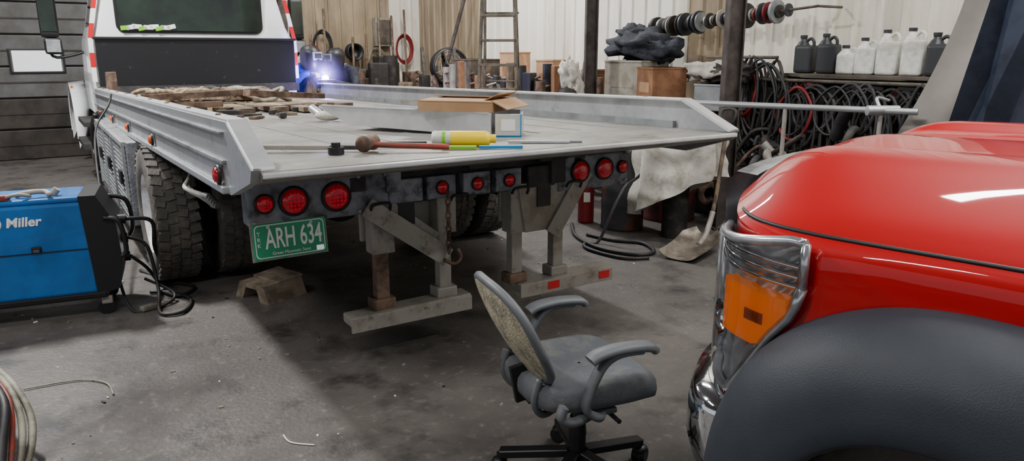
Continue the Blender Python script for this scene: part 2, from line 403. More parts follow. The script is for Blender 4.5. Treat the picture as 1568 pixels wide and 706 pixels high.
# stabilizer legs
def stab(name,x0,l1,l2,f0,f1,flip):
    d=M(); y=.68
    d.box((x0,y+.06,.72),(abs(l2-l1)+.14,.03,.22),m_leg,bev=.01)
    d.box((l1,y,.54),(.07,.06,.6),m_leg if flip else m_rust,bev=.006)
    d.box((l2,y,.54),(.07,.06,.6),m_leg,bev=.006)
    d.box((l1,y-.01,.70),(.12,.10,.28),m_leg,bev=.008); d.box((l2,y-.01,.73),(.11,.10,.22),m_leg,bev=.008)
    d.box(((f0+f1)/2,y-.02,.24),(f1-f0,.12,.05),m_leg,bev=.01,rot=(0,-1,0))
    d.box(((f0+f1)/2,y-.08,.22),(f1-f0,.012,.08),m_leg,bev=.004)
    d.box((l1,y,.29),(.12,.1,.06),m_rust,bev=.01); d.box((l2,y,.29),(.12,.1,.06),m_leg,bev=.01)
    if not flip:
        d.bar((l1-.10,y-.10,.82),(l2-.02,y-.10,.50),.014,.10,m_leg,up=(0,0,1))
        d.bar((l1+.02,y-.07,.80),(l2-.08,y-.07,.60),.014,.08,m_leg,up=(0,0,1))
        for i in range(9):
            a=(l2-.03,y-.13,.84-i*.036)
            d.tube([(a[0]+(.012 if i%2 else 0)*math.cos(q),a[1]+(0 if i%2 else .012)*math.cos(q),a[2]+.024*math.sin(q)) for q in [k*math.pi/3 for k in range(6)]],.0055,m_rust,n=2,seg=6,closed=True)
        d.tube([(l2-.06,y-.13,.50),(l2,y-.13,.47),(l2+.04,y-.13,.5),(l2+.02,y-.13,.55)],.01,m_rust)
    else:
        d.bar((l2+.16,y-.08,.88),(l2-.08,y-.08,.53),.014,.10,m_leg,up=(0,0,1))
        d.prism([(x0-.17,.84),(x0+.17,.84),(x0+.12,.56),(x0-.12,.56)],'y',y-.07,y-.05,m_cab)
        for q in (.34,.9): d.box((f0+(f1-f0)*q,y-.0875,.225),(.08,.004,.045),m_rw)
    for hx in (l1-.03,l2+.05): d.tube([(hx-.05,y-.1,.80),(hx-.04,y-.12,.83),(hx+.04,y-.12,.83),(hx+.05,y-.1,.79)],.008,m_blk)
    d.make(name,tt)
stab('stabilizer_left',.9,.73,1.09,.53,1.22,False)
stab('stabilizer_right',1.70,1.55,1.84,1.54,2.22,True)
# wheels
def wheel(d,cx,cy,cz,r,w,out,rim=True):
    pr=[(r*.56,-w*.42),(r*.62,-w*.5),(r*.8,-w*.52),(r*.93,-w*.48),(r*.985,-w*.38),(r*.985,w*.38),(r*.93,w*.48),(r*.8,w*.52),(r*.62,w*.5),(r*.56,w*.42)]
    d.lathe(pr,(cx,cy,cz),(1,0,0),m_tire,seg=48)
    n=40
    for i in range(n):
        for row,(o,ww) in enumerate(((-.36,.24),(-.12,.2),(.12,.2),(.36,.24))):
            a=2*math.pi*(i+(.5 if row%2 else 0))/n
            T=Matrix.Translation((cx,cy,cz))@Matrix.Rotation(a,4,'X')@Matrix.Translation((o*w,0,r*.985))
            d.box((0,0,0),(ww*w,2*math.pi*r/n*.66,r*.035),m_tire,rot=(0,0,12 if row%2 else -12),T=T)
    if rim:
        s=1 if out>0 else -1
        d.lathe([(r*.58,s*w*.46),(r*.55,s*w*.40),(r*.52,s*w*.1),(r*.4,s*-w*.05),(r*.22,s*.0),(r*.2,s*w*.3),(.0001,s*w*.32)],(cx,cy,cz),(1,0,0),m_rim,seg=36)
        for k in range(10):
            a=k*math.pi/5; d.cyl((cx,cy+r*.31*math.cos(a),cz+r*.31*math.sin(a)),(cx+s*w*.12,cy+r*.31*math.cos(a),cz+r*.31*math.sin(a)),.014,m_leg,seg=8)
        d.lathe([(r*.57,-s*w*.46),(r*.5,-s*w*.1),(.0001,-s*w*.08)],(cx,cy,cz),(1,0,0),m_dark,seg=30)
    else:
        d.lathe([(r*.57,w*.42),(r*.5,w*.1),(.0001,w*.08)],(cx,cy,cz),(1,0,0),m_dark,seg=30)
        d.lathe([(r*.57,-w*.42),(r*.5,-w*.1),(.0001,-w*.08)],(cx,cy,cz),(1,0,0),m_dark,seg=30)
for nm,x,y,o,rm in (('wheel_rl_outer',.04,2.78,-1,True),('wheel_rl_inner',.44,2.78,-1,False),('wheel_rr_inner',2.12,2.78,1,False),('wheel_rr_outer',2.50,2.78,1,True),('wheel_fl',.12,8.75,-1,True),('wheel_fr',2.16,8.75,1,True)):
    d=M(); wheel(d,x,y,.47,.47,.27,o,rm); d.make(nm,tt)
# toolbox
TX=.05
d=M(); d.box((.07+TX,4.42,.60),(.5,2.3,.62),m_diam,bev=.01)
for i in range(17): d.box((-.185+TX,4.42,.33+i*.036),(.012,2.25,.012),m_aludk)
for y in (3.6,4.5,5.3): d.box((-.2+TX,y,.62),(.02,.14,.1),m_blk,bev=.006)
d.box((-.19+TX,4.42,.90),(.03,2.3,.03),m_alu)
for y in (3.29,4.1,4.85,5.56): d.box((-.195+TX,y,.60),(.02,.03,.6),m_alu)
d.box((.05+TX,4.42,.28),(.5,2.2,.04),m_dark)
for y in(3.7,5.3): d.box((.55,y,.8),(.5,.06,.08),m_dark)
d.make('tool_box',tt)
d=M(); d.cyl((.22,5.85,.62),(.22,6.9,.62),.27,m_dark); d.box((.1,6.0,.88),(.4,.3,.14),m_blk,bev=.02); d.box((-.05,7.4,.5),(.3,1.0,.06),m_dark); d.box((-.05,7.4,.75),(.25,1.0,.05),m_dark)
d.tube([(-.12,5.75,.95),(-.16,5.8,.8),(-.15,5.9,.6),(-.1,6.1,.5)],.03,m_blk); d.cyl((-.15,5.8,.8),(.25,5.8,.8),.09,m_dark); d.box((.5,6.5,.7),(.5,.1,.1),m_dark)
d.make('fuel_tank_and_steps',tt)
# cab
d=M()
secs=[(.85,-.02,2.3,6.98,8.5),(1.2,-.02,2.3,6.96,8.5),(1.68,0,2.28,6.95,8.5),(1.85,.05,2.2,6.96,8.42),(2.6,.19,2.02,7.02,7.95),(2.72,.28,1.93,7.12,7.85),(2.76,.45,1.75,7.3,7.7)]
g=[]
for z,x0,x1,ya,yb in secs:
    g.append([(a,b,z) for a,b in rrect(x0,x1,ya,yb,.07,4)])
d.surf(g,m_white,True,cv=True); d.add(g[-1],[list(range(len(g[-1])))],m_white); d.add(g[0],[list(range(len(g[0])))],m_dark)
g=[]
for y,x0,x1,zt in ((8.3,.12,2.16,1.62),(8.7,.2,2.08,1.58),(9.3,.3,1.98,1.5),(9.6,.36,1.92,1.42),(9.72,.42,1.86,1.25)):
    g.append([(x0-.05,y,.75),(x0,y,1.2),(x0+.05,y,zt-.12),(x0+.25,y,zt),(1.14,y,zt+.03),(x1-.25,y,zt),(x1-.05,y,zt-.12),(x1,y,1.2),(x1+.05,y,.75)])
d.surf(g,m_white); d.add(g[-1],[list(range(9))],m_blk)
for s,xc in ((-1,.08),(1,2.2)):
    g=[]
    for i in range(13):
        a=math.pi*i/12; row=[]
        yy=8.75-.66*math.cos(a); zz=.5+.68*math.sin(a)
        for o,dz in ((-.28*s*-1,-.02),(.1*s,0),(.22*s,-.03),(.27*s,-.14)): row.append((xc+o,yy,zz+dz))
        g.append(row)
    d.surf(g,m_white)
d.box((1.14,9.75,.6),(2.2,.12,.28),m_chrome,bev=.04)
d.lathe([(.03,0),(.03,.02),(.0001,.03)],(-.16,8.5,1.10),(-1,0,0),m_orange)
d.make('cab',tt)
d=M()
d.prism(rrect(.27,1.9,1.76,2.4,.09),'y',6.94,6.985,m_blk); d.prism(rrect(.3,1.87,1.79,2.37,.07),'y',6.925,6.975,m_glass)
for s in (0,1):
    P=[(.06,7.2,1.8),(.185,7.25,2.5),(.19,7.85,2.5),(.06,8.25,1.8)]
    if s: P=[(2.26-p[0],p[1],p[2]) for p in P]
    off=-.02 if s==0 else .02
    d.add([(p[0]+off,p[1],p[2]) for p in P],[[0,1,2,3]],m_glass)
d.add([(.2,8.42,1.85),(2.05,8.42,1.85),(1.95,8.0,2.55),(.28,8.0,2.55)],[[0,1,2,3]],m_glass)
d.make('cab_windows',tt)
d=M(); 
for i in range(9): d.box((.36+i*.06,6.915,1.815+.008*(i%3)),(.1,.015,.05),m_wt if i%3 else m_lg,rot=(0,random.uniform(-15,15),0),bev=.006)
d.make('window_papers',tt)
d=M(); d.box((1.14,6.87,1.41),(2.22,.05,.58),m_blkp,bev=.01); d.box((1.14,6.85,1.7),(2.26,.07,.03),m_blk,bev=.01); d.box((1.14,6.9,1.0),(2.0,.1,.4),m_dark)
d.box((1.14,6.84,1.12),(2.26,.05,.1),m_dark)
d.make('headboard',tt)
d=M()
for s in (0,1):
    for i in range(8):
        z0=1.22+i*.16; z1=z0+.16
        def xx(z): 
            x=(-.03 if z<1.68 else -.03+(z-1.68)*.2)
            return x if s==0 else 2.28-x
        q=.05 if s==0 else -.05
        d.add([(xx(z0),6.93,z0),(xx(z0)+q,6.93,z0),(xx(z1)+q,6.93,z1),(xx(z1),6.93,z1)],[[0,1,2,3]],m_rw if i%2 else m_wt)
d.make('reflective_tape',tt)
for nm,x in (('mirror_left',-.34),('mirror_right',2.71)):
    d=M(); d.box((x,8.2,2.0),(.2,.1,.56),m_blk,bev=.04); d.box((x,8.145,2.02),(.16,.01,.46),m_glass,bev=.004)
    d.box((x+.02,8.2,1.62),(.19,.1,.2),m_blk,bev=.04); d.box((x+.02,8.145,1.62),(.15,.01,.15),m_chromed,bev=.004)
    e=.02 if x<1 else 2.26; d.tube([(e,8.2,1.55),(x,8.22,1.5),(x,8.23,1.9),(x,8.23,2.3),(e+(.2 if x<1 else -.2),8.2,2.35)],.018,m_blk); d.make(nm,tt)

# ------------------------------------------------------------------ deck cargo
d=M(); Lc=1.29
prof=[(0,0),(1.02,0),(Lc,.09),(Lc,.105),(0,.125)]
d.prism(prof,'y',0,.008,m_alub); d.prism([(0,0),(1.02,0),(1.1,.04),(1.1,.10),(0,.125)],'y',-.30,-.292,m_alub)
d.box((.5,-.146,.004),(1.0,.29,.008),m_alu); d.box((.64,.0,.116),(1.25,.03,.006),m_alub,rot=(0,.8,0))
d.make('aluminum_channel',loc=(-.11,3.97,DZ-.012),rot=(0,-.6,180-32.2))
d=M(); d.box((0,0,.06),(.14,.008,.12),m_alub,bev=.002); d.box((.0,-.006,.062),(.075,.003,.06),m_wt); d.box((.068,.10,.06),(.006,.2,.12),m_alub,bev=.002); d.box((.068,-.006,.06),(.006,.004,.12),m_lb); d.box((0,-.006,.004),(.14,.004,.006),m_lb); d.box((0,.10,.004),(.14,.2,.008),m_alu)
d.make('rail_end_cap',loc=(-.02,3.95,DZ-.01),rz=-4)
d=M(); bw,bd,bh=.44,.36,.055; t_=.005
d.box((0,0,t_/2),(bw,bd,t_),m_card)
for s in (-1,1): d.box((0,s*bd/2,bh/2),(bw,t_,bh),m_card); d.box((s*bw/2,0,bh/2),(t_,bd,bh),m_card)
d.box((0,-bd/4-.01,bh+.002),(bw,bd/2-.01,t_),m_card,rot=(2,0,0)); d.box((0,bd/4+.01,bh+.010),(bw,bd/2-.01,t_),m_card,rot=(-5,0,0))
d.box((bw/2+.04,0,bh-.016),(.10,bd,t_),m_card,rot=(0,26,0)); d.box((-bw/2-.05,0,bh-.006),(.12,bd,t_),m_card,rot=(0,-8,0))
d.box((bw/2-.03,.03,bh+.022),(.09,bd*.85,t_),m_card,rot=(0,-24,0))
d.make('cardboard_box',loc=(-.25,4.22,DZ+.115),rz=-20)
d=M(); d.tube([(.08,0,.03),(.2,.0,.026),(.42,.0,.02)],.013,m_red2); d.lathe([(.0001,-.055),(.035,-.055),(.038,-.045),(.03,-.025),(.033,0),(.03,.025),(.038,.045),(.035,.055),(.0001,.055)],(.06,0,.037),(.25,1,0),m_rust,seg=16)
d.make('sledge_hammer',loc=(-.70,3.28,DZ),rz=-1)
d=M(); d.box((-.2,0,.012),(.4,.035,.02),m_leg,bev=.004); d.box((.08,.0,.012),(.2,.022,.018),m_dark,bev=.004); d.make('pry_bar',loc=(-.82,3.32,DZ),rz=-2)
d=M(); d.lathe([(.0001,0),(.03,0),(.036,.01),(.036,.09)],(0,0,.037),(1,0,0),m_jug); d.lathe([(.0365,.09),(.0365,.25),(.03,.268),(.018,.275)],(0,0,.037),(1,0,0),m_yel); d.cyl((.27,0,.037),(.30,0,.037),.02,m_yel); d.cyl((.05,0,.037),(.065,0,.037),.0368,m_lg)
d.make('spray_can',loc=(-.375,3.47,DZ-.002),rz=-2)
d=M(); d.box((0,0,.01),(.16,.024,.014),m_lg,bev=.004); d.box((.19,.01,.01),(.2,.02,.014),m_lb,bev=.004); d.make('utility_knife',loc=(-.24,3.34,DZ),rz=1)
d=M(); d.box((0,0,.006),(.3,.025,.01),m_alu,bev=.002); d.box((.06,.03,.006),(.3,.02,.01),m_aludk,bev=.002); d.make('flat_bar',loc=(.13,3.58,DZ),rz=-4)
d=M(); d.cyl((0,0,0),(0,0,.03),.035,m_blk); d.cyl((0,0,.03),(0,0,.05),.02,m_blk); d.make('deck_lock_knob',loc=(-.765,3.2,DZ-.002))
d=M(); d.cyl((-.24,0,.015),(0,0,.015),.010,m_blk); d.make('marker_stick',loc=(-.40,3.46,DZ-.002),rz=4)
DR=(SL,0,ANG)
d=M()
for i in range(8): d.box((.75+.15*i,4.9+random.uniform(-.2,.2),.03),(.13,2.2+random.uniform(-.5,.5),.04),m_wood if i%3 else m_wood2,rot=(0,0,random.uniform(-4,4)),bev=.004)
for i in range(9): d.box((random.uniform(.4,1.7),random.uniform(3.8,6.4),.08+.01*i),(random.uniform(.3,1.1),.09,.05),m_wood if i%2 else m_rust,rot=(random.uniform(-3,3),random.uniform(-4,4),random.uniform(-40,40)),bev=.004)
for i in range(90): d.box((random.uniform(.3,1.9),random.uniform(2.8,6.5),.012),(random.uniform(.03,.18),random.uniform(.02,.08),.02),random.choice([m_wood,m_rust,m_wood2,m_scrap]),rot=(0,0,random.uniform(0,180)),bev=.003)
d.make('lumber_pile',loc=W(0,0,DZ),rot=DR)
d=M()
for k in range(8):
    cx,cy=random.uniform(.35,1.3),random.uniform(4.6,6.3); 
    d.tube([(cx+.2*math.cos(a*1.3+k)*(1+.2*math.sin(a*3)),cy+.22*math.sin(a+k),.12+.06*math.sin(a*2+k)) for a in [j*.7 for j in range(14)]],.020,(m_hoseg,m_scrap,m_rust,m_wood2)[k%4])
d.make('strap_and_rope_pile',loc=W(0,0,DZ),rot=DR)
d=M()
d.box((.22,3.6,.06),(.12,.16,.12),m_rust,bev=.02); d.box((.3,3.4,.045),(.08,.1,.09),m_rw,bev=.02); d.cyl((.3,4.3,.04),(.6,4.1,.04),.035,m_scrap)
d.box((.1,6.3,.2),(.1,.1,.3),m_rust,bev=.01)
for i in range(14): d.box((random.uniform(.2,1.4),random.uniform(2.9,4.4),.025),(random.uniform(.05,.2),.05,.04),m_scrap,rot=(0,0,random.uniform(0,180)),bev=.008)
d.make('ratchet_binders',loc=W(0,0,DZ),rot=DR)
d=M(); d.ell((0,0,.04),(.04,.10,.035),m_cloth,rot=(0,0,30)); d.cyl((0,.08,.04),(.02,.2,.08),.03,m_alu); d.make('rag_bundle',loc=W(1.08,2.35,DZ-.045),rz=ANG+20)

# ------------------------------------------------------------------ welding machine
wm=E('welding_machine',(-2.42,4.27,0),24)
d=M()
d.box((-.66,.2,.42),(1.18,.42,.56),m_blue,bev=.02)
d.prism([(-.08,.13),(.04,.16),(.075,.30),(.06,.56),(-.03,.735),(-.12,.735)],'y',-.02,.42,m_blk)
d.box((-.64,.2,.13),(1.22,.45,.04),m_blk,bev=.01)
d.box((-.66,.2,.715),(1.14,.40,.03),m_blue,bev=.012)
d.box((-.6,-.014,.42),(1.0,.006,.004),m_blk)
d.box((-.36,-.016,.44),(.05,.02,.036),m_blk,bev=.008); d.box((-.36,-.024,.435),(.03,.01,.016),m_grey)
d.tube([(.0,-.03,.60),(.08,-.04,.57),(.10,-.04,.40),(.07,-.04,.36)],.014,m_blk)
d.tube([(.0,.40,.66),(.10,.40,.62),(.12,.40,.45),(.07,.40,.36)],.014,m_blk)
for z in (.3,.42,.54): d.cyl((.05,.2,z),(.1,.2,z),.03,m_blk)
d.make('case',wm)
d=M()
for x,y in ((-.05,.02),(-.05,.38),(-1.1,.02),(-1.1,.38)):
    d.cyl((x,y-.015,.045),(x,y+.015,.045),.045,m_blk); d.box((x+.01,y,.09),(.06,.05,.05),m_leg,bev=.01)
d.make('casters',wm)
text('logo_text',wm,'Miller',.074,m_wt,(-.405,-.0125,.605),(90,0,0),.002,shear=.15,off=.002)
d=M(); d.lathe([(.046,0),(.046,.003),(.0001,.003)],(-.555,-.0105,.605),(0,-1,0),m_wt); d.add([(p[0]+.345,p[1],p[2]+.02) for p in [(-.94,-.0145,.61),(-.925,-.0145,.61),(-.905,-.0145,.565),(-.89,-.0145,.60),(-.865,-.0145,.62),(-.9,-.0145,.545),(-.915,-.0145,.545)]],[[0,1,2,6],[2,3,4,5,6]],m_blue)
d.make('logo_emblem',wm)
d=M(); d.box((-.66,.15,.785),(.22,.2,.11),m_jug,bev=.01); d.box((-.66,.15,.845),(.24,.22,.012),m_wt,bev=.004); d.box((-.58,-.0,.75),(.26,.05,.03),m_red2,rot=(0,0,15),bev=.01); d.box((-.62,.05,.75),(.2,.03,.04),m_dark,bev=.01)
d.tube([(-.44,.1,.745),(-.36,.06,.765),(-.29,.08,.76),(-.26,.02,.75)],.015,m_leg); d.cyl((-.26,.1,.73),(-.23,.1,.77),.02,m_leg); d.tube([(-.49,.02,.745),(-.42,.0,.765),(-.36,.05,.745)],.011,m_leg)
d.make('tools_on_top',wm)
d=M()
d.tube([(.1,.2,.42),(.2,.2,.35),(.24,.1,.1),(.24,-.1,.015),(.28,-.2,.015),(.38,-.18,.015),(.42,.05,.015),(.3,.25,.015),(.18,.3,.015)],.011,m_hose)
d.tube([(.1,.2,.30),(.18,.25,.2),(.25,.4,.03),(.35,.45,.015),(.45,.3,.015),(.35,.15,.015),(.25,.3,.015)],.011,m_hose)
d.tube([(.1,.2,.54),(.24,.25,.5),(.24,.3,.3),(.3,.55,.012),(.1,.9,.012)],.013,m_hose)
d.box((.20,-.02,.02),(.14,.05,.03),m_leg,rot=(0,0,30),bev=.01)
d.make('cables',wm)
d=M(); P=[W(-.06,4.6,1.2),W(-.10,4.55,1.1),W(-.24,4.3,.9),W(-.32,3.3,.55),W(-.34,2.4,.2),W(-.30,2.1,.012),W(-.12,2.12,.012),W(-.05,2.22,.05),W(-.2,2.3,.15)]
d.tube(P,.009,m_hose); d.make('welding_cable')

# hoses bottom left + cart
d=M()
d.box((-2.35,2.65,.22),(.45,.4,.04),m_blk,bev=.01); d.box((-2.35,2.65,.1),(.4,.3,.2),m_dark,bev=.02)
for k,(mt,rr) in enumerate(((m_hoseg,.014),(m_hoseg,.013),(m_red2,.010),(m_hose,.018))):
    d.tube([(-2.6,3.1-.05*k,.22+.02*k),(-2.3+.02*k,2.98-.04*k,.24),(-2.05+.02*k,2.80-.05*k,.22),(-1.90,2.66-.06*k,.12),(-1.84,2.48-.05*k,.02),(-1.9,2.3,.02)],rr,mt)
    d.tube([(-2.6,2.9-.04*k,.2),(-2.35,2.92,.22),(-2.15,2.76,.22),(-2.1,2.6,.22)],rr,mt)
d.tube([(-2.3,3.2,.008),(-2.1,3.3,.008),(-1.95,3.27,.008),(-1.85,3.15,.008)],.004,m_hoseg)
d.make('hose_cart')
d=M(); d.tube([(-.95,2.78,.004),(-.9,2.72,.004),(-.8,2.7,.004)],.003,m_wt); d.make('wire_scrap')
d=M(); d.prism([(-.17,0),(-.10,.0),(-.06,.08),(.05,.08),(.08,0),(.17,.0),(.12,.11),(-.12,.11)],'y',-.15,.15,m_brk); d.box((0,.06,.118),(.25,.2,.016),m_brk,bev=.004,rot=(3,2,0))
d.make('rusty_steel_bracket',loc=(-1.58,4.62,0),rz=-35)
d=M()
for i in range(260):
    x=random.uniform(-3.2,2.6); y=random.uniform(2.3,7.0); s_=random.uniform(.003,.010)
    if (x-.25)**2+(y-2.45)**2<.2: continue
    d.box((x,y,s_*.35),(s_*random.uniform(1,3),s_,s_*.7),random.choice([m_leg,m_wt,m_brk,m_scrap,m_alu]),rot=(0,0,random.uniform(0,180)))
d.make('metal_shavings_on_floor')

# ------------------------------------------------------------------ office chair
oc=E('office_chair',(.24,2.46,0),22)
d=M()
for k in range(5):
    a=R(72*k+5); cx,cy=.29*math.cos(a),.29*math.sin(a)
    d.bar((.03*math.cos(a),.03*math.sin(a),.115),(cx,cy,.085),.045,.03,m_blk)
    d.cyl((cx,cy,.04),(cx,cy,.085),.012,m_blk,seg=10)
    for s in (-1,1):
        nx,ny=-math.sin(a+.6),math.cos(a+.6)
        d.cyl((cx+nx*.006*s,cy+ny*.006*s,.028),(cx+nx*.026*s,cy+ny*.026*s,.028),.028,m_blk,seg=16)
    d.ell((cx,cy,.05),(.03,.03,.02),m_blk)
d.cyl((0,0,.08),(0,0,.2),.032,m_blk); d.cyl((0,0,.2),(0,0,.36),.02,m_dark); d.lathe([(.034,.19),(.028,.26)],(0,0,0),(0,0,1),m_blk)
d.make('star_base',oc)
ZS=.01
d=M(); d.box((0,0,.365),(.24,.2,.05),m_blk,bev=.015); d.cyl((.02,-.26,.36),(.02,.1,.36),.008,m_blk); d.cyl((-.06,0,.31),(-.06,0,.365),.05,m_blk)
for s in (-1,1): d.box((0,s*.14,.38),(.07,.16,.02),m_greyp,bev=.006)
d.bar((-.1,0,.365),(-.21,0,.375),.07,.03,m_blk); d.bar((-.21,0,.365),(-.235,0,.50),.07,.02,m_blk)
for s in (-1,1): d.tube([(-.08,s*.06,.37),(-.19,s*.12,.36),(-.235,s*.14,.42),(-.215,s*.14,.50)],.013,m_greyp)
d.make('mechanism',oc)
g=[];n=36
def se(a,rx,ry,p=.55):
    return (rx*math.copysign(abs(math.cos(a))**p,math.cos(a)),ry*math.copysign(abs(math.sin(a))**p,math.sin(a)))
for sc,z in ((.02,.385),(.9,.383),(.985,.395),(1.0,.42),(.985,.445),(.93,.462),(.8,.47),(.5,.462),(.02,.458)):
    row=[]
    for j in range(n):
        x,y=se(2*math.pi*j/n,.245*sc,.235*sc); zz=z+ZS-(.035*max(0,(x-.12)/.12)**2)+ .01*(y/.23)**2*(1 if z>.44 else 0)
        row.append((x+.0,y,zz))
    g.append(row)
d=M(); d.surf(g,m_grey,True,cv=True); d.make('seat',oc)
d=M()
def bp(u,v,off=0):
    w=.215*(1-.10*abs(2*v-1)**3)+.01*v
    x=-.165-.17*v-.03*(1-u*u)-.02*math.sin(v*math.pi)+off
    return (x,u*w,.465+.35*v)
n=40; g=[]
for i in range(9):
    sc=1-i/8; row=[]
    for j in range(n):
        cx,cy=se(2*math.pi*j/n,sc,sc,.75); row.append(bp(cx,(cy+1)/2))
    g.append(row)
d.surf(g,m_mesh,True,cv=True)
g2=[[(p[0]+.03,p[1],p[2]) for p in r_] for r_ in g]; d.surf(g2,m_grey,True,cv=True)
d.tube([Vector(p)+Vector((.015,0,0)) for p in g[0]],.016,m_greyp,n=2,seg=8,closed=True)
d.make('backrest',oc)
for nm,s in (('arm_right',-1),('arm_left',1)):
    d=M(); y=.25*s
    def flat(pts,w,t_):
        P=cr([(a-.05,b,c_-.015-.025*max(0,min(1,(c_-.40)/.2))) for a,b,c_ in pts],6)
        g=[]
        for i,p in enumerate(P):
            tn=(P[min(i+1,len(P)-1)]-P[max(i-1,0)]).normalized(); nrm=Vector((-tn.z,0,tn.x)); lt=Vector((0,1,0))
            g.append([p+lt*w+nrm*t_*.4,p+lt*w*.7+nrm*t_,p-lt*w*.7+nrm*t_,p-lt*w+nrm*t_*.4,p-lt*w+nrm*-t_*.4,p-lt*w*.7-nrm*t_,p+lt*w*.7-nrm*t_,p+lt*w-nrm*t_*.4])
        d.surf(g,m_greyp,True,cv=True); 
        for r_ in (g[0],g[-1]): d.add(r_,[list(range(8))],m_greyp)
    flat([(.05,y*.75,.395),(.0,y,.40),(-.05,y,.44),(-.04,y,.51),(.0,y,.60),(.04,y,.632),(.09,y,.642),(.15,y,.640)],.022,.012)
    flat([(-.04,y,.630),(-.01,y,.645),(.05,y,.654),(.12,y,.654),(.18,y,.646),(.195,y,.632)],.032,.013)
    flat([(.02,y*.8,.395),(-.09,y,.40),(-.14,y,.425),(-.13,y,.47)],.02,.012)
    d.make(nm,oc)

# ------------------------------------------------------------------ red pickup
rt=E('red_pickup_truck',(1.188,1.188,0),45)
plan=[(0,-1.1),(0,-.5),(0,0),(0,.4),(.0,.58),(.008,.70),(.035,.81),(.09,.90),(.2,.98),(.42,1.07),(.7,1.13),(1.0,1.15)]
PL=cr([(a,b,0) for a,b in plan],8)
def mir(p): return (2.0-p[0],p[1],p[2])
yc,zc=.31,.44; RA=.50
def both(d,g,m,smooth=True):
    d.surf(g,m,smooth); d.surf([[mir(p) for p in r_] for r_ in g],m,smooth)
d=M(); rows=[]
for p in PL:
    if p.y<-1.05 or p.x>.25: continue
    zb=.5
    if abs(p.y-yc)<RA: zb=max(.5,zc+math.sqrt(RA*RA-(p.y-yc)**2))
    col=[]
    zt=1.125
    for k in range(9):
        z=zb+(zt-zb)*k/8; bulge=.012*math.sin((z-.5)/.62*math.pi)
        inn=0 if z<1.08 else (z-1.08)**2*8
        col.append((p.x-bulge+inn,p.y,z))
    col.append((p.x+.05,p.y,1.128))
    rows.append(col)
both(d,rows,m_truckred); d.make('fenders',rt)
d=M(); hx=[.03,.05,.09,.16,.26,.36,.44,.50,.56,.66,.8,1.0]; hz=[1.125,1.145,1.172,1.205,1.245,1.275,1.287,1.283,1.256,1.246,1.260,1.272]
hx=hx+[2-x for x in hx[-2::-1]]; hz=hz+hz[-2::-1]
def frontY(x):
    x=min(x,2-x)
    for a,b in zip(PL,PL[1:]):
        if a.x<=x<=b.x and b.x>a.x: return a.y+(b.y-a.y)*(x-a.x)/(b.x-a.x)
    return .9
hp=cr([(x,0,z) for x,z in zip(hx,hz)],4)
rows=[]
for i in range(37):
    v=i/36; row=[]
    for p in hp:
        fy=max(.80,frontY(max(p.x,.04) if p.x<1 else min(p.x,1.96)))
        y=-1.0+(fy+.006+1.0)*v
        back=(fy-y)
        drop=0
        if back<.3: drop=(1-back/.3)**2.4
        z=1.12+(p.z-1.12)*(1-.72*drop)-.02*drop+.035*min(1,max(0,back)/1.8)*(p.z-1.1)/.17
        row.append((p.x,y,z))
    rows.append(row)
d.surf(rows,m_truckred)
fr=rows[-1]; d.surf([fr,[(a,b-.004,c-.05) for a,b,c in fr],[(a,b-.03,c-.06) for a,b,c in fr]],m_truckred)
d.make('hood',rt)
d=M()
seam=[(.028+(p.x),p.y,1.129) for p in PL if p.y>-1.0 and p.x<.2]
d.surf([seam,[(a+.03,b,c-.03) for a,b,c in seam]],m_blk,False); d.tube([(a-.004,b,c) for a,b,c in seam],.006,m_blk,n=1,seg=6)
d.make('hood_gap_shadow',rt)  # black strip drawn in as the shadow line between hood and fender
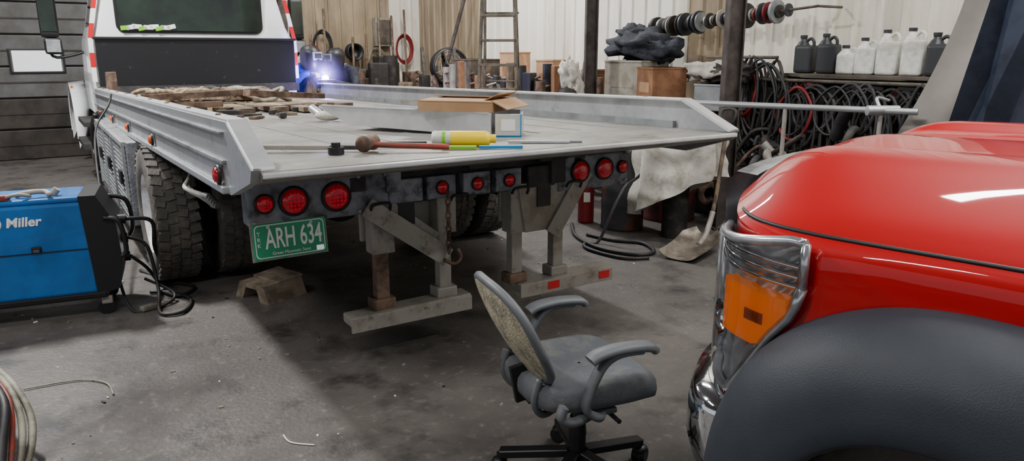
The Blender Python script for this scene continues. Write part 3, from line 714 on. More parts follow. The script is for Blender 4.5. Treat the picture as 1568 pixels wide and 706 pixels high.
def hl(d,side):
    f=(lambda p:p) if side==0 else mir
    pts=[p for p in PL if (p.y>.675 and p.x<.34)]
    bnd=[(.66,1.10),(.706,.936),(.76,.865),(.82,.76),(.88,.66),(1.2,.64)]
    def zb(y):
        for (a,b),(c,e) in zip(bnd,bnd[1:]):
            if a<=y<=c: return b+(e-b)*(y-a)/(c-a)
        return .64
    def zt(y): return 1.116-max(0,(y-.72))*.22
    def off(p,i,q):
        a=pts[max(i-1,0)];b=pts[min(i+1,len(pts)-1)];t=(b-a).normalized()
        return Vector((p.x,p.y,0))+Vector((-abs(t.y),abs(t.x),0))*q
    def sheet(q,mt,ridge=0,nz=12):
        g=[]
        for i,p in enumerate(pts):
            z0=zb(p.y);z1=zt(p.y); row=[]
            for k in range(nz+1):
                z=z0+(z1-z0)*k/nz; o=off(p,i,q+(ridge*math.sin(k*1.3+i*.4) if ridge else 0)); row.append(f((o.x,o.y,z)))
            g.append(row)
        d.surf(g,mt,True)
    sheet(.014,m_chromed,ridge=.004,nz=22)
    sheet(.050,m_lens)
    e0=[f((*off(p,i,.03)[:2],zb(p.y))) for i,p in enumerate(pts)]; e1=[f((*off(p,i,.03)[:2],zt(p.y))) for i,p in enumerate(pts)]
    d.tube(e0,.014,m_chromed,n=1,seg=6); d.tube(e1,.014,m_chromed,n=1,seg=6)
    d.tube([e0[0],e1[0]],.012,m_chromed,seg=6)
    d.tube([e0[-1],e1[-1]],.02,m_chromed,seg=6)
    for z in (1.005,1.03,1.055): d.tube([f((*off(p,i,.028)[:2],z)) for i,p in enumerate(pts)],.006,m_chrome,n=1,seg=6)
    am=[(i,p) for i,p in enumerate(pts) if .700<p.y<.90]
    def amb(q,zlo,zhi,mt,ya=0,yb=9):
        g=[]
        for i,p in am:
            if not(ya<p.y<yb): continue
            z0=max(zlo,zb(p.y)+.008); z1=zhi
            if z1<z0+.02: continue
            g.append([f((*off(p,i,q-.035)[:2],z0)),f((*off(p,i,q)[:2],z0+.006)),f((*off(p,i,q)[:2],z1-.006)),f((*off(p,i,q-.035)[:2],z1))])
        d.surf(g,mt,False)
        for r_ in (g[0],g[-1]): d.add(r_,[[0,1,2,3]],mt)
    amb(.044,.825,.978,m_amber); amb(.047,.885,.925,m_amberd,.77,.83)
    o=off(pts[-6],len(pts)-6,.02)
    d.lathe([(.0001,-.02),(.03,-.015),(.05,.0),(.055,.012)],f((o.x,o.y,.80)),(-.7 if side==0 else .7,.7,0),m_chrome,seg=20)
d=M(); hl(d,0); hl(d,1); d.make('headlights',rt)
d=M()
g=[]
for p in PL:
    if p.x<.42: continue
    g.append([(p.x,p.y+.02,.62),(p.x,p.y+.06,.66),(p.x,p.y+.08,1.08),(p.x,p.y+.08,1.15),(p.x,p.y+.05,1.185),(p.x,p.y-.02,1.18)])
both(d,g,m_chromed)
for z in (.75,.87,.99): both(d,[[(p.x,p.y+.08,z-.03),(p.x,p.y+.105,z),(p.x,p.y+.08,z+.03)] for p in PL if p.x>.42],m_chrome)
both(d,[[(p.x,p.y-.05,.4),(p.x,p.y-.05,1.08)] for p in PL if p.x>.1],m_blk)
d.make('grille',rt)
d=M(); g=[]
bpn=cr([(.06,.84,0),(.035,.90,0),(.05,.97,0),(.13,1.05,0),(.35,1.14,0),(.7,1.2,0),(1.0,1.21,0)],6)
for p in bpn: g.append([(p.x+.05,p.y-.05,.62),(p.x+.005,p.y,.615),(p.x-.008,p.y+.01,.57),(p.x-.008,p.y+.01,.46),(p.x+.01,p.y-.005,.38),(p.x+.05,p.y-.05,.36)])
both(d,g,m_chrome); d.make('front_bumper',rt)
def flare(d,yc,side):
    f=(lambda p:p) if side==0 else mir
    prof=[(.585,.0),(.59,-.03),(.575,-.08),(.535,-.14),(.475,-.185),(.415,-.205),(.370,-.21),(.345,-.20),(.345,-.15),(.36,0.0),(.38,.05)]
    P=cr([(r_,x,0) for r_,x in prof],4); g=[]
    for i in range(73):
        a=R(-30+240*i/72); row=[]
        ca_,sa_=math.cos(a),math.sin(a)
        for p in P:
            k=(abs(ca_)**2.2+abs(sa_)**2.2)**(-1/2.2)
            row.append(f((p.y,yc+p.x*k*ca_,zc+p.x*k*sa_)))
        g.append(row)
    d.surf(g,m_flare)
d=M(); flare(d,yc,0); flare(d,yc,1); d.make('fender_flares',rt)
d=M(); 
for s,xx in ((0,.14),(1,1.86)): wheel(d,xx,yc,.39,.39,.27,-1 if s==0 else 1,True)
d.box((1.0,yc,.42),(1.6,.14,.14),m_dark); d.make('front_wheels',rt)
d=M(); 
for s in (0,1):
    x0=.03 if s==0 else 1.97
    g=[]
    for i in range(21):
        a=R(180*i/20); g.append([(x0,yc+.49*math.cos(a),zc+.49*math.sin(a)),(x0+(.4 if s==0 else -.4),yc+.49*math.cos(a),zc+.49*math.sin(a))])
    d.surf(g,m_blk)
d.box((1.0,-.2,.55),(1.1,2.2,.5),m_dark)
d.make('wheel_wells',rt)
d=M()
g=[]
for z,x0,x1,ya,yb in ((.5,0,2,-3.6,-1.0),(.9,-.01,2.01,-3.6,-1.0),(1.2,.0,2.0,-3.6,-.98),(1.3,.03,1.97,-3.58,-1.0),(1.85,.2,1.8,-3.4,-1.75),(1.95,.3,1.7,-3.2,-1.95)):
    g.append([(a,b,z) for a,b in rrect(x0,x1,ya,yb,.08,4)])
d.surf(g,m_truckred,True,cv=True); d.add(g[-1],[list(range(len(g[-1])))],m_truckred)
d.add([(.12,-1.0,1.34),(1.88,-1.0,1.34),(1.72,-1.66,1.84),(.28,-1.66,1.84)],[[0,1,2,3]],m_glass)
for s in (0,1):
    P=[(.03,-1.25,1.34),(.17,-1.8,1.82),(.17,-3.2,1.82),(.03,-3.35,1.34)]
    if s: P=[mir(p) for p in P]
    d.add([(p[0]+(-.015 if s==0 else .015),p[1],p[2]) for p in P],[[0,1,2,3]],m_glass)
d.make('cab',rt)
d=M()
for xx,s in ((.14,0),(1.86,1)): wheel(d,xx,-3.3,.39,.39,.27,-1 if s==0 else 1,True)
d.box((1.0,-2.3,.42),(1.6,2.6,.14),m_dark)
d.make('rear_wheels',rt)

# ------------------------------------------------------------------ wall side clutter
d=M(); d.box((5.1,5.6,.97),(.95,5.8,.06),m_bench,bev=.01)
for y in (2.8,4.7,6.6,8.4):
    for x in (4.7,5.5): d.box((x,y,.47),(.07,.07,.94),m_bench)
d.box((5.1,5.6,.35),(.9,5.7,.04),m_bench)
d.make('workbench',loc=(OX,OY,0),rz=ANG)
def crate(name,mt,x,y,z,s,rz=0,extra=None):
    d=M(); d.box((0,0,s[2]/2),s,mt,bev=.008); d.box((0,0,s[2]-.01),(s[0]+.01,s[1]+.01,.02),mt,bev=.004)
    d.box((0,0,s[2]*.5),(s[0]+.004,s[1]*.6,s[2]*.25),extra or mt)
    d.make(name,loc=W(x,y,z),rz=ANG+rz)
crate('metal_cabinet',m_cab,5.0,3.50,1.0,(.4,.6,.46))
crate('cardboard_carton',m_card2,4.78,2.88,1.0,(.36,.44,.40),-22,m_card)
crate('grey_tool_chest',m_bench,5.0,7.0,1.0,(.5,.55,.45))
crate('storage_bin',m_aludk,5.0,2.25,1.0,(.4,.4,.25),10)
crate('wooden_crate',m_wood2,5.05,4.9,1.0,(.4,.6,.22),6)
crate('cardboard_carton',m_card,5.2,5.35,1.0,(.3,.3,.45),12,m_card2)
crate('cardboard_carton',m_card2,5.2,4.35,1.0,(.34,.34,.34),-8,m_card)
crate('cardboard_carton',m_card,5.3,6.4,1.0,(.3,.34,.55),4,m_card2)
def blob(d,c,r,mt,seed=0,amp=.25,n=28,rg=18):
    g=[]
    for i in range(rg+1):
        th=math.pi*i/rg-math.pi/2; row=[]
        for j in range(n):
            a=2*math.pi*j/n; v=Vector((math.cos(th)*math.cos(a),math.cos(th)*math.sin(a),math.sin(th)))
            q=1+amp*noise.noise(v*2.2+Vector((seed,seed*.7,0)))+amp*.5*noise.noise(v*6+Vector((0,seed,3)))
            row.append((c[0]+r[0]*v.x*q,c[1]+r[1]*v.y*q,c[2]+r[2]*v.z*q))
        g.append(row)
    d.surf(g,mt,True,cv=True)
d=M(); blob(d,(0,0,.15),(.28,.42,.17),m_clothd,1,.5); blob(d,(.05,.2,.26),(.2,.22,.12),m_clothd,4,.5); blob(d,(0,-.25,.1),(.2,.25,.12),m_clothd,8,.5); d.make('folded_tarp_heap',loc=W(5.1,3.5,1.46),rz=ANG)
d=M(); blob(d,(0,0,.12),(.2,.35,.10),m_cloth,6,.5); blob(d,(0,-.2,.10),(.18,.25,.10),m_scrap,7,.5); d.make('rag_heap',loc=W(5.0,2.4,1.24),rz=ANG)
d=M()
for i in range(40):
    y=3.9+i*.118+random.uniform(-.05,.05); x=4.72+random.uniform(0,.12); k=i%5; h=random.uniform(.1,.42)
    mt=random.choice([m_scrap,m_rust,m_wood,m_jugd,m_card2,m_leg,m_scrap])
    if k in(0,3): d.cyl((x,y,1.0),(x,y,1.0+h),.06,mt,seg=14)
    elif k==1: d.box((x,y,1.0+h/2),(.14,.13,h),mt,rot=(0,0,random.uniform(-20,20)),bev=.01)
    elif k==2: d.bar((x,y,1.02),(x+.1,y+.3,1.0+h*1.6),.05,.05,mt)
    else: d.tube([(x+.09*math.cos(a),y+.09*math.sin(a),1.03+.02*j_) for j_,a in enumerate([q*.9 for q in range(12)])],.015,mt)
d.make('bench_clutter',loc=(OX,OY,0),rz=ANG)
d=M()
for s in (-1,1):
    d.bar((s*.26,-.05,0),(s*.17,.22,2.7),.035,.08,m_ladder); d.bar((s*.24,.60,0),(s*.17,.3,2.7),.03,.05,m_ladder)
for i in range(9):
    z=.28+i*.28; w_=.26-.09*z/2.7; d.box((0,-.05+.27*z/2.7,z),(w_*2,.10,.03),m_ladder,bev=.004)
for z in (.4,1.2,2.0): d.bar((-.22,.60-.3*z/2.7,z),(.22,.60-.3*z/2.7,z),.03,.02,m_ladder)
d.box((0,.26,2.72),(.42,.2,.04),m_ladder,bev=.01)
d.make('step_ladder',loc=W(3.95,4.72),rz=-6)
d=M()
d.lathe([(.27,-.1),(.29,-.1),(.30,0),(.29,.1),(.27,.1),(.265,0),(.27,-.1)],(0,0,.32),(0,1,0),m_blk,seg=36)
for r_ in (.06,.12,.18,.24): d.lathe([(r_-.004,-.1),(r_+.004,-.1)],(0,0,.32),(0,1,0),m_scrap,seg=30)
for k in range(12):
    a=k*math.pi/6; d.cyl((0,-.1,.32),(.27*math.cos(a),-.1,.32+.27*math.sin(a)),.003,m_scrap,seg=6)
for k in range(4):
    a=k*math.pi/2+.4; d.bar((0,0,.32),(.24*math.cos(a),.02,.32+.24*math.sin(a)),.12,.01,m_leg)
d.cyl((0,-.06,.32),(0,.06,.32),.05,m_blk)
for s in (-1,1): d.bar((s*.29,0,.32),(s*.22,0,.0),.03,.03,m_blk)
d.box((0,0,.012),(.5,.3,.024),m_blk)
d.make('drum_fan',loc=W(4.95,7.75,1.0),rz=25)
def gascyl(name,x,y,h,r,mt,cloth=False):
    d=M(); d.lathe([(.0001,0),(r*.95,0),(r,.02),(r,h*.82),(r*.85,h*.9),(r*.4,h*.95),(r*.3,h)],(0,0,0),(0,0,1),mt)
    d.cyl((0,0,h),(0,0,h+.08),.02,m_alu); d.cyl((-.04,0,h+.06),(.04,0,h+.06),.02,m_alu); d.lathe([(r*.5,h-.02),(r*.5,h+.09)],(0,0,0),(0,0,1),mt)
    if cloth: blob(d,(0,0,h+.04),(.10,.10,.15),m_cloth,3,.6); blob(d,(.06,-.05,h-.12),(.07,.07,.2),m_cloth,5,.5)
    d.make(name,loc=W(x,y,0),rz=ANG)
gascyl('gas_cylinder',4.15,3.60,1.28,.12,m_scrap,True)
gascyl('gas_cylinder',4.05,3.98,1.15,.11,m_rust)
d=M(); r=.075;h=.85; d.lathe([(.0001,0),(r*.95,0),(r,.02),(r,h*.82),(r*.85,h*.9),(r*.4,h*.95),(r*.3,h)],(0,0,0),(0,0,1),m_brass); d.cyl((0,0,h),(0,0,h+.06),.02,m_alu); d.box((0,-.08,.25),(.06,.004,.09),m_jug); d.make('fire_extinguisher',loc=(.69,6.75,0))
def drum(name,x,y,r,h,mt):
    d=M(); p=[(.0001,0),(r,0),(r*1.02,.01),(r,.03)]
    for q in (.33,.66): p+=[(r,h*q-.02),(r*1.03,h*q),(r,h*q+.02)]
    p+=[(r,h-.03),(r*1.02,h-.01),(r*.97,h),(r*.96,h-.015),(.0001,h-.015)]
    d.lathe(p,(0,0,0),(0,0,1),mt,seg=32); d.cyl((r*.5,0,h-.015),(r*.5,0,h+.005),.025,m_alu); d.make(name,loc=(x,y,0))
drum('oil_drum',1.0,6.55,.19,.72,mat('drum_dark',(66,68,70),.5,.3,c2=(120,74,50),scale=4,thr=(.5,.65)))
drum('oil_drum',1.50,6.95,.25,.85,mat('drum_rust',(110,50,44),.6,.2,c2=(60,50,48),scale=4,thr=(.45,.6)))
d=M(); g=[]
for i in range(26):
    v=i/25; row=[]
    for j in range(65):
        a=2*math.pi*j/64; r_=.05+.23*min(1,v*3)**.6+ v*.03+.045*v*math.sin(a*7+2*v)+.03*v*math.sin(a*3+1)+.05*noise.noise(Vector((math.cos(a)*2,math.sin(a)*2,v*5)))
        z=.98-.02*(min(1,v*3)**2)-max(0,v-.28)*(.84+.26*math.sin(a+.2-1.2))
        row.append((r_*1.2*math.cos(a),r_*math.sin(a),max(z,.12)))
    g.append(row)
d.surf(g,m_cloth)
d.ell((0,0,.94),(.2,.18,.04),m_cloth)
d.cyl((0,0,0),(0,0,.92),.11,m_scrap)
blob(d,(-.18,-.12,.84),(.13,.12,.10),mat('denim',(62,72,92),.9),9,.5)
d.make('canvas_coat_on_stand',loc=(1.40,6.20,0))
# scoop shovel
d=M(); g=[]
for i in range(14):
    v=i/13; row=[]
    for j in range(13):
        u=-1+2*j/12; w_=.175*(1-.06*v) * (1 if v>.14 else .5+v*3.57)
        row.append((u*w_,-.52*v,.012+.055*abs(u)**3+ .10*(1-v)**2.5))
    g.append(row)
m_shov=mat('shovel_worn',(146,138,124),.5,.4,c2=(98,88,78),scale=8)
d.surf(g,m_shov); d.surf([[(p[0],p[1],p[2]-.004) for p in r_] for r_ in g],m_shov)
d.tube([(0,-.14,.05),(0,.0,.125),(0,.10,.28)],.024,m_leg)
d.tube([(0,.08,.25),(0,.15,.42),(0,.28,.98)],.018,m_wood)
d.tube([(0,.275,.96),(-.05,.29,1.01),(-.05,.31,1.09),(.05,.31,1.09),(.05,.29,1.01),(0,.275,.96)],.011,m_dark)
d.make('scoop_shovel',loc=(1.58,5.82,0),rz=-38)
d=M()
d.tube([(.55,6.6,.02),(.55,6.15,.015),(.70,5.75,.015),(.95,5.55,.015),(1.12,5.62,.015),(1.08,5.9,.015),(.85,6.0,.015),(.65,6.2,.015)],.016,m_hose)
d.tube([(1.2,6.3,.6),(1.05,6.2,.5),(.95,6.1,.45),(.85,6.0,.3),(.72,5.95,.02),(.6,5.9,.015),(.62,5.7,.015),(.85,5.45,.015),(1.05,5.45,.015)],.013,m_hose)
d.make('floor_hose')
def jug(y,x,mt,s=1,h=.3):
    d=M(); d.box((0,0,h*.4),(.17*s,.2*s,h*.8),mt,bev=.03,seg=3); d.lathe([(.07*s,h*.78),(.05*s,h*.88),(.028,h*.93),(.028,h),(.0001,h)],(0,.04*s,0),(0,0,1),mt)
    d.tube([(0,.02,h*.85),(0,-.03,h*.98),(0,-.075*s,h*.9),(0,-.08*s,h*.7)],.014,mt); d.cyl((0,.04*s,h),(0,.04*s,h+.025),.032,m_jugd)
    d.make('fluid_jug',loc=W(x,y,1.362),rz=ANG+8)
for y,mt,h in ((1.60,m_jugd,.31),(1.37,m_jugd,.32),(1.17,m_jug,.22),(1.00,m_jug,.28),(.81,m_jug,.34),(.60,m_jug,.35),(.40,m_jugd,.31),(.20,m_jugd,.32)): jug(y,5.33,mt,.85,h)
# hanging hoses and cables
d=M()
for i in range(60):
    y=.1+random.random()*2.5; x=5.13+random.uniform(-.05,.05); top=1.31+(.15 if y>1.75 else -.05)+random.uniform(-.1,.05); L_=random.uniform(.4,1.0); wd=random.uniform(.08,.26)
    mt=random.choice([m_hose,m_hose,m_hose,m_scrap,m_hose,m_hose,m_hose,m_hose,m_scrap,m_brass if y>1.3 else m_hose,m_hose,m_scrap])
    P=[(x,y,top),(x-.03,y-wd,top-L_*.35),(x-.05,y-wd*.8,top-L_*.8),(x-.05,y,top-L_),(x-.04,y+wd*.8,top-L_*.8),(x-.02,y+wd,top-L_*.35)]
    d.tube(P,random.uniform(.01,.018),mt,n=5,seg=6,closed=True)
d.cyl((5.13,.1,1.30),(5.13,2.6,1.30),.015,m_bench); d.cyl((5.13,1.75,1.5),(5.13,2.6,1.5),.015,m_bench)
d.make('hanging_hoses',loc=(OX,OY,0),rz=ANG)
# parts shelving rack (dark), with top shelf for the jugs
d=M()
d.box((5.35,.95,1.345),(.3,1.6,.03),m_bench,bev=.004)
for y in (.15,1.72): d.box((5.24,y,.67),(.05,.05,1.34),m_bench)
d.box((5.56,.9,.66),(.16,3.6,1.28),m_scrap)
for z in (.35,.7,1.05,1.3): d.box((5.42,.9,z),(.36,3.6,.03),m_bench)
for i in range(90):
    y=random.uniform(-.8,2.6); zl=random.choice([.37,.72,1.07]); h=random.uniform(.1,.26); x=5.38+random.uniform(-.06,.04)
    mt=random.choice([m_scrap,m_scrap,m_rust,m_dark,m_jugd,m_hose,m_bench,m_maroon,m_aludk])
    if i%2: d.box((x,y,zl+h/2),(.16,random.uniform(.08,.22),h),mt,rot=(0,0,random.uniform(-15,15)),bev=.012)
    else: d.lathe([(.04,-.03),(h*.5,-.03),(h*.52,0),(h*.5,.03),(.04,.03)],(x-.05,y,zl+h*.52),(1,random.uniform(-.5,.5),.1),mt,seg=18)
d.make('parts_rack',loc=(OX,OY,0),rz=ANG)
d=M()
for i in range(200):
    y=random.uniform(-1.0,2.3); x=random.uniform(4.68,5.02); z=random.uniform(.05,.95)*(.35+.65*(x-4.68)/.34); k=i%4
    mt=random.choice([m_scrap,m_scrap,m_scrap,m_rust,m_leg,m_hose,m_dark,m_hose])
    a=Vector((x,y,max(z,.12))); dr=Vector((random.uniform(-.15,.15),random.uniform(-.4,.4),random.uniform(-.08,.3)))
    if k==0: d.cyl(a,a+dr,random.uniform(.02,.05),mt,seg=10)
    elif k==1: d.box(a,(random.uniform(.08,.2),random.uniform(.08,.3),random.uniform(.05,.15)),mt,rot=(random.uniform(-40,40),random.uniform(-40,40),random.uniform(0,90)),bev=.01)
    elif k==2: d.lathe([(.06,-.02),(.12,-.03),(.13,0),(.12,.03),(.06,.02)],a,dr,mt,seg=18)
    else: d.tube([a,a+dr*.5+Vector((0,0,.1)),a+dr],.02,mt)
for y in (-.9,-.1,.7,1.5,2.2): d.box((4.90,y,.25),(.30,.55,.48),m_scrap,rot=(0,0,random.uniform(-8,8)),bev=.03)
d.make('scrap_pile',loc=(OX,OY,0),rz=ANG)
d=M(); a=Vector((5.40,3.75,1.80)); b=Vector((5.32,1.75,1.93)); d.cyl(a,b,.012,m_bench)
b2=b+(b-a)*.12; d.cyl(b,b2,.012,m_bench)
d.cyl(b2,(5.66,b2.y,b2.z),.012,m_bench); d.cyl(a,(5.66,3.75,1.80),.012,m_bench)
dd=(b-a).normalized()
for i in range(46):
    t_=.03+.015*i+ (.03 if i%5==0 else 0)+ .005*i
    if t_>.99: break
    r_=random.choice([.06,.10,.12,.05,.08,.11,.06]); mt=random.choice([m_scrap,m_aludk,m_jugd,m_leg,m_maroon if t_>.7 else m_scrap,m_teal if .3<t_<.5 else m_scrap,m_maroon if t_>.6 else m_jugd])
    p=a+(b-a)*t_; d.cyl(p,p+dd*random.uniform(.012,.03),r_,mt,seg=22)
d.make('disc_rack',loc=(OX,OY,0),rz=ANG)
d=M(); p=Vector((1.45,6.07,1.15)); q=Vector((2.78,5.1,1.15)); d.cyl(p,q,.022,m_alu)
for t_ in (.46,.86):
    c_=p+(q-p)*t_; d.cyl(c_,(c_.x,c_.y,0),.016,m_leg); d.box((c_.x,c_.y,.01),(.3,.3,.02),m_leg)
c_=p+(q-p)*.86; d.cyl(c_+Vector((-.1,0,.0)),c_+Vector((.12,0,.0)),.035,m_alu); d.tube([c_,c_+Vector((0,.08,.08)),c_+Vector((.1,.1,.06))],.012,m_alu)
d.make('pipe_roller_stand')
for (y0_,x0_,z0_,y1_,x1_,mt,rr) in ((4.45,4.95,1.0,4.75,5.64,m_post,.022),(8.75,5.0,0,7.9,5.6,m_post,.03)):
    d=M(); d.cyl((x0_,y0_,z0_),(x1_,y1_,3.2),rr,mt,seg=10); d.cyl((x1_-.01*(x1_-x0_),y1_-.01*(y1_-y0_),3.18),(x1_,y1_,3.22),rr*1.25,mt,seg=10)
    d.make('leaning_pipe',loc=(OX,OY,0),rz=ANG)
d=M(); d.lathe([(.0001,0),(.13,0),(.15,.05),(.15,.2),(.13,.21),(.12,.1),(.0001,.09)],(4.3,10.2,1.55),(0,-1,0),m_blk); d.box((4.3,10.24,1.55),(.14,.06,.14),m_blk)
d.make('exhaust_vent',loc=(OX,OY,0),rz=ANG)
d=M(); d.box((4.9,10.2,1.9),(.3,.15,.5),m_cab,bev=.01); d.box((4.9,10.115,1.9),(.24,.02,.42),m_bench,bev=.004); d.cyl((4.9,10.2,2.1),(4.9,10.2,4.9),.02,m_cab); d.make('electrical_box',loc=(OX,OY,0),rz=ANG)
d=M()
for k,(x,z,mt) in enumerate(((3.75,1.75,m_hose),(5.3,1.7,m_brass),(4.75,1.45,m_hoseg),(3.55,1.5,m_brass))):
    for j in range(4):
        rr=.17+.015*j; d.tube([(x+rr*math.cos(a)*.8,10.16-.015*j,z-.1+rr*math.sin(a)*1.25) for a in [q*math.pi/4 for q in range(8)]],.012,mt,n=4,seg=6,closed=True)
    d.cyl((x,10.25,z+.12),(x,10.08,z+.13),.015,m_bench,seg=8)
d.make('coiled_cables_on_hooks',loc=(OX,OY,0),rz=ANG)
d=M()
for i in range(26):
    y=random.uniform(9.0,9.6); x=random.uniform(3.5,5.4); h=random.uniform(.7,1.5)
    mt=random.choice([m_scrap,m_rust,m_bench,m_wood,m_scrap]); 
    if i%2: d.box((x,y,h/2),(.3,.3,h),mt,rot=(0,0,random.uniform(-20,20)),bev=.02)
    else: d.cyl((x,y,0),(x,y,h),.12,mt)
for i in range(8): d.cyl((3.4+.25*i,9.7,.0),(3.5+.25*i,10.0,random.uniform(1.6,2.4)),.02,m_wood if i%2 else m_rust,seg=8)
d.make('stacked_machinery',loc=(OX,OY,0),rz=ANG)
# brushed curved moldboard + slanted blue plate
d=M(); g=[]
for i in range(25):
    z=.5+2.0*i/24; row=[]
    for j in range(13):
        q=j/12; cxx=.30*(z-1.0)+.06*math.sin((z-1.0)*2.2)
        row.append((cxx+.50*q,-.22*math.sin(q*math.pi*.55)+.25*(z-1.4)**2*.3,z))
    g.append(row)
d.surf(g,m_brush); d.surf([[(p[0]+.01,p[1]+.03,p[2]) for p in r_] for r_ in g],m_brush)
for z in (.5,.9): d.box((.0+.3*(z-.6),.1,z/2),(.06,.06,z),m_scrap)
d.box((.1,.1,.02),(.6,.4,.04),m_scrap)
d.make('curved_sheet_metal',loc=(2.78,5.30,0),rz=-6)
d=M()
def sl(x,y,w_,dp,m_):
    z0,z1=0,3.0; k=.33
    vs=[]
    for z in (z0,z1):
        o=k*(z-1.0)
        vs+=[(x+o,y,z),(x+w_+o*.3,y,z),(x+w_+o*.3,y+dp,z),(x+o,y+dp,z)]
    d.add(vs,[[0,1,2,3],[4,5,6,7],[0,1,5,4],[1,2,6,5],[2,3,7,6],[3,0,4,7]],m_)
sl(-.18,0,1.0,.05,m_blue2); sl(-.14,-.05,.05,.06,m_blue2)
d.box((.52,-.03,1.5),(.03,.05,3.0),m_blue2); d.box((.62,.2,1.4),(.3,.3,2.8),m_blue2,bev=.02); d.box((.35,.1,.02),(1.0,.6,.04),m_blue2)
d.make('vehicle_lift',loc=(3.05,4.72,0),rz=-6)

# ------------------------------------------------------------------ welders
def skinmesh(V,Ed,rad,lvl=2):
    me=bpy.data.meshes.new('sk'); me.from_pydata([Vector(v) for v in V],Ed,[]); o=bpy.data.objects.new('sk',me); COL.objects.link(o)
    o.modifiers.new('s','SKIN'); 
    for i,r_ in enumerate(rad):
        sv=me.skin_vertices[0].data[i]; sv.radius=(r_,r_) if not isinstance(r_,tuple) else r_; sv.use_root=(i==0)
    md=o.modifiers.new('b','SUBSURF'); md.levels=lvl; md.render_levels=lvl
    dg=bpy.context.evaluated_depsgraph_get(); out=bpy.data.meshes.new_from_object(o.evaluated_get(dg)); bpy.data.objects.remove(o); return out
def addmesh(me,name,par,matf,mats):
    me.materials.clear()
    for m in mats: me.materials.append(m)
    for p in me.polygons: p.material_index=matf(p.center); p.use_smooth=True
    o=bpy.data.objects.new(name,me); COL.objects.link(o); o.parent=par; return o
def welder(loc_,rz,crouch,jmat,hh=.42,hd=0,name='welder_person'):
    e=E(name,loc_,rz); c=crouch
    hip=.92-c*.45; 
    V=[(-.18,0,hip),(-.10,0,hip+.2),(.02,0,hip+.36),(.10,0,hip+.46),(.16,0,hip+.54)]
    Ed=[(0,1),(1,2),(2,3),(3,4)]; rad=[(.15,.12),(.14,.11),(.16,.12),(.10,.09),(.055,.055)]
    for s in (-1,1):
        i=len(V); V+=[(.08,s*.17,hip+.44),(.15-hd*.3,s*.28,hip+.22),(.36-hd,s*.17,hip+hh-.02),(.43-hd,s*.10,hip+hh)]
        Ed+=[(3,i),(i,i+1),(i+1,i+2),(i+2,i+3)]; rad+=[.075,.055,.042,.036]
        i=len(V); kn=(.08+c*.25,s*.14,.50-c*.02); 
        V+=[(-.17,s*.10,hip-.08),kn,(-.06,s*.14,.12),(-.05,s*.14,.05),(.12,s*.15,.04)]
        Ed+=[(0,i),(i,i+1),(i+1,i+2),(i+2,i+3),(i+3,i+4)]; rad+=[.10,.075,.055,.05,.04]
    me=skinmesh(V,Ed,rad)
    addmesh(me,'body',e,lambda p:(2 if p.z<.14 else (1 if (p.z<hip+.02) else (3 if (p.z>hip+.53 and abs(p.y)<.06) else 0))),[jmat,m_pants,m_blk,m_skin])
    for s in (-1,1):
        base=Vector((.43-hd,s*.10,hip+hh)); V=[base,base+Vector((.04,-s*.01,.0)),base+Vector((.08,-s*.015,-.005))]; Ed=[(0,1),(1,2)]; rad=[(.036,.03),(.04,.022),(.036,.018)]
        for k in range(4):
            o_=(-.028+.019*k); L_=[.030,.036,.034,.026][k]; i=len(V)
            a=base+Vector((.085,o_-s*.015,-.002)); V+=[a,a+Vector((L_,0,-.012)),a+Vector((L_*1.25,0,-.04)),a+Vector((L_*.7,0,-.055))]
            Ed+=[(2,i),(i,i+1),(i+1,i+2),(i+2,i+3)]; rad+=[.012,.0105,.0095,.009]
        i=len(V); a=base+Vector((.045,-s*.045,-.01)); V+=[a,a+Vector((.03,-s*.012,-.02)),a+Vector((.055,-s*.002,-.035))]; Ed+=[(1,i),(i,i+1),(i+1,i+2)]; rad+=[.014,.012,.01]
        addmesh(skinmesh(V,Ed,rad,1),'glove_'+('left' if s>0 else 'right'),e,lambda p:0,[m_glove])
    hc=Vector((.24,0,hip+.62)); d=M()
    d.ell(hc,(.095,.078,.115),m_skin,rot=(0,25,0)); d.ell(hc+Vector((.095,0,-.02)),(.02,.014,.025),m_skin)
    for s in (-1,1): d.ell(hc+Vector((.0,s*.078,0)),(.02,.012,.03),m_skin); d.ell(hc+Vector((.08,s*.03,.015)),(.012,.014,.01),m_wt)
    d.box(hc+Vector((.085,0,-.06)),(.012,.045,.01),m_maroon,bev=.004)
    d.make('head',e)
    d=M(); g=[]
    for i in range(15):
        v=i/14; row=[]
        for j in range(25):
            a=R(-115+230*j/24); zz=.15-.31*v; bulg=1.0-.55*max(0,(.3-v)/.3)**2-.22*max(0,(v-.6)/.4)**2
            row.append(hc+Vector((.155*bulg*math.cos(a)+.01+.02*v,.13*bulg*math.sin(a),zz)))
        g.append(row)
    d.surf(g,m_blk); d.surf([[p+(hc-p)*.03 for p in r_] for r_ in g],m_blk)
    d.ell(hc+Vector((0,0,.09)),(.11,.11,.07),m_blk)
    d.box(hc+Vector((.16,0,.02)),(.03,.15,.11),m_aludk,bev=.01); d.box(hc+Vector((.175,0,.022)),(.012,.11,.06),m_glass,bev=.004)
    d.make('welding_helmet',e)
    d=M(); t0=hip+hh; d.tube([(.36-hd,-.08,t0-.08),(.50-hd,-.085,t0-.025),(.56-hd,-.05,t0-.04),(.60-hd,0,t0-.09)],.013,m_blk); d.cyl((.60-hd,0,t0-.09),(.62-hd,0,t0-.12),.012,m_rust)
    d.tube([(.36-hd,-.08,t0-.08),(.2,-.25,hip-.2),(.1,-.4,.3),(.0,-.6,.02)],.012,m_hose)
    d.make('welding_torch',e)
    return e
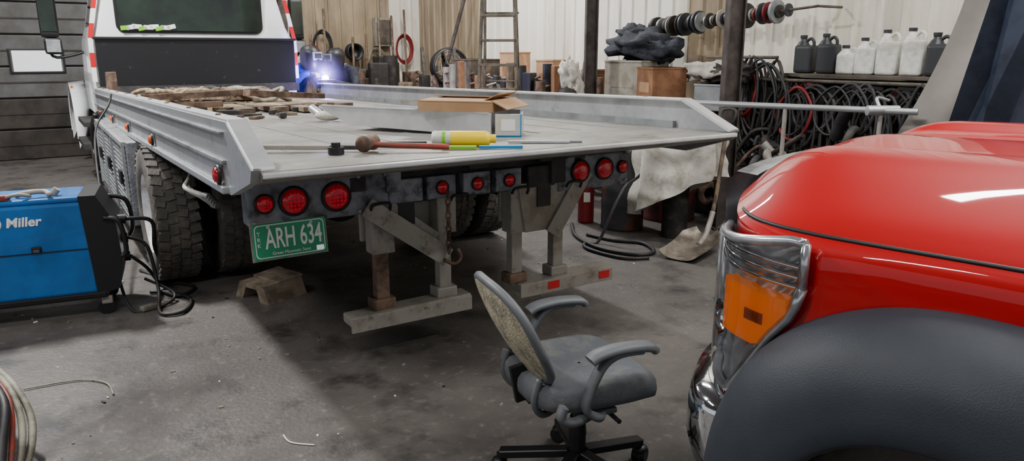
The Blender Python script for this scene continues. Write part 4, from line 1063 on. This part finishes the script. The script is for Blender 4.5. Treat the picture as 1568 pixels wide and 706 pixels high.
# main welder beside the deck front, arc at the rail end
welder((-2.88,10.15,0),-34,.14,m_jblue,.42,.06)
welder((-2.40,11.15,0),235,.20,m_clothd,.30)
d=M(); d.box((0,0,.04),(.14,.10,.08),m_aludk,bev=.006); d.box((0,0,.085),(.20,.14,.012),m_rust,bev=.003); d.box((-.04,0,-.03),(.03,.12,.1),m_rust,bev=.003)
d.make('steel_bracket_workpiece',loc=(-2.40,9.76,1.11),rz=ANG)
AX=(-2.42,9.76,1.215)
d=M(); d.ell((0,0,0),(.045,.045,.045),m_arc); arc=d.make('welding_arc',loc=AX)
l=bpy.data.lights.new('arc_light','POINT'); l.energy=60; l.color=(.40,.32,1); l.shadow_soft_size=.06; lo=bpy.data.objects.new('arc_light',l); COL.objects.link(lo); lo.parent=arc; lo.location=(0,-.06,.08)
d=M(); d.ell((0,0,0),(.34,.34,.34),m_haze,seg=24,rings=16); d.make('arc_glow_haze',loc=(AX[0],AX[1],AX[2]+.03))  # haze ball added for the arc's glow, thinning outwards

# ------------------------------------------------------------------ ceiling lights, plus added fill strips
def strip(x,y,L_,rz,power,w=.18,col=(1,.985,.96)):
    e=E('ceiling_light',(x,y,CH-.25),rz)
    d=M(); d.box((0,0,.06),(L_+.1,w+.1,.06),m_wt,bev=.01); 
    for s in (-1,1): d.cyl((s*(L_/2-.2),0,.09),(s*(L_/2-.2),0,.25),.01,m_leg,seg=8)
    d.make('housing',e)
    l=bpy.data.lights.new('tube',"AREA"); l.shape='RECTANGLE'; l.size=L_; l.size_y=w; l.energy=power; l.color=col
    o=bpy.data.objects.new('tube',l); COL.objects.link(o); o.parent=e; o.location=(0,0,.02)
kx,ky,_=W(-1.4,4.6)
strip(kx,ky,.8,ANG+90,620,.3)
strip(3.0,4.2,2.4,10,180)
strip(1.4,1.2,2.4,0,95)  # unseen fill strip, added to brighten faces towards the camera
strip(*W(4.0,6)[:2],2.4,ANG+90,330)
strip(-2.5,.2,2.4,10,150)  # second added fill, lights the light bar and rear faces
strip(4.6,1.6,2.4,30,130)
strip(*W(1.5,8.2)[:2],1.2,ANG,110)
strip(-5,3.0,2.4,80,110)

wd=bpy.data.worlds.new('World'); bpy.context.scene.world=wd; wd.use_nodes=True
wd.node_tree.nodes['Background'].inputs[0].default_value=(.86,.87,.9,1); wd.node_tree.nodes['Background'].inputs[1].default_value=.72

# ------------------------------------------------------------------ camera
cam=bpy.data.cameras.new('camera'); co=bpy.data.objects.new('camera',cam); COL.objects.link(co)
co.location=(0,0,1.55); co.rotation_euler=(R(90-13.6),0,0); cam.sensor_width=36; cam.sensor_fit='HORIZONTAL'; cam.lens=25.94; cam.clip_start=.05
bpy.context.scene.camera=co
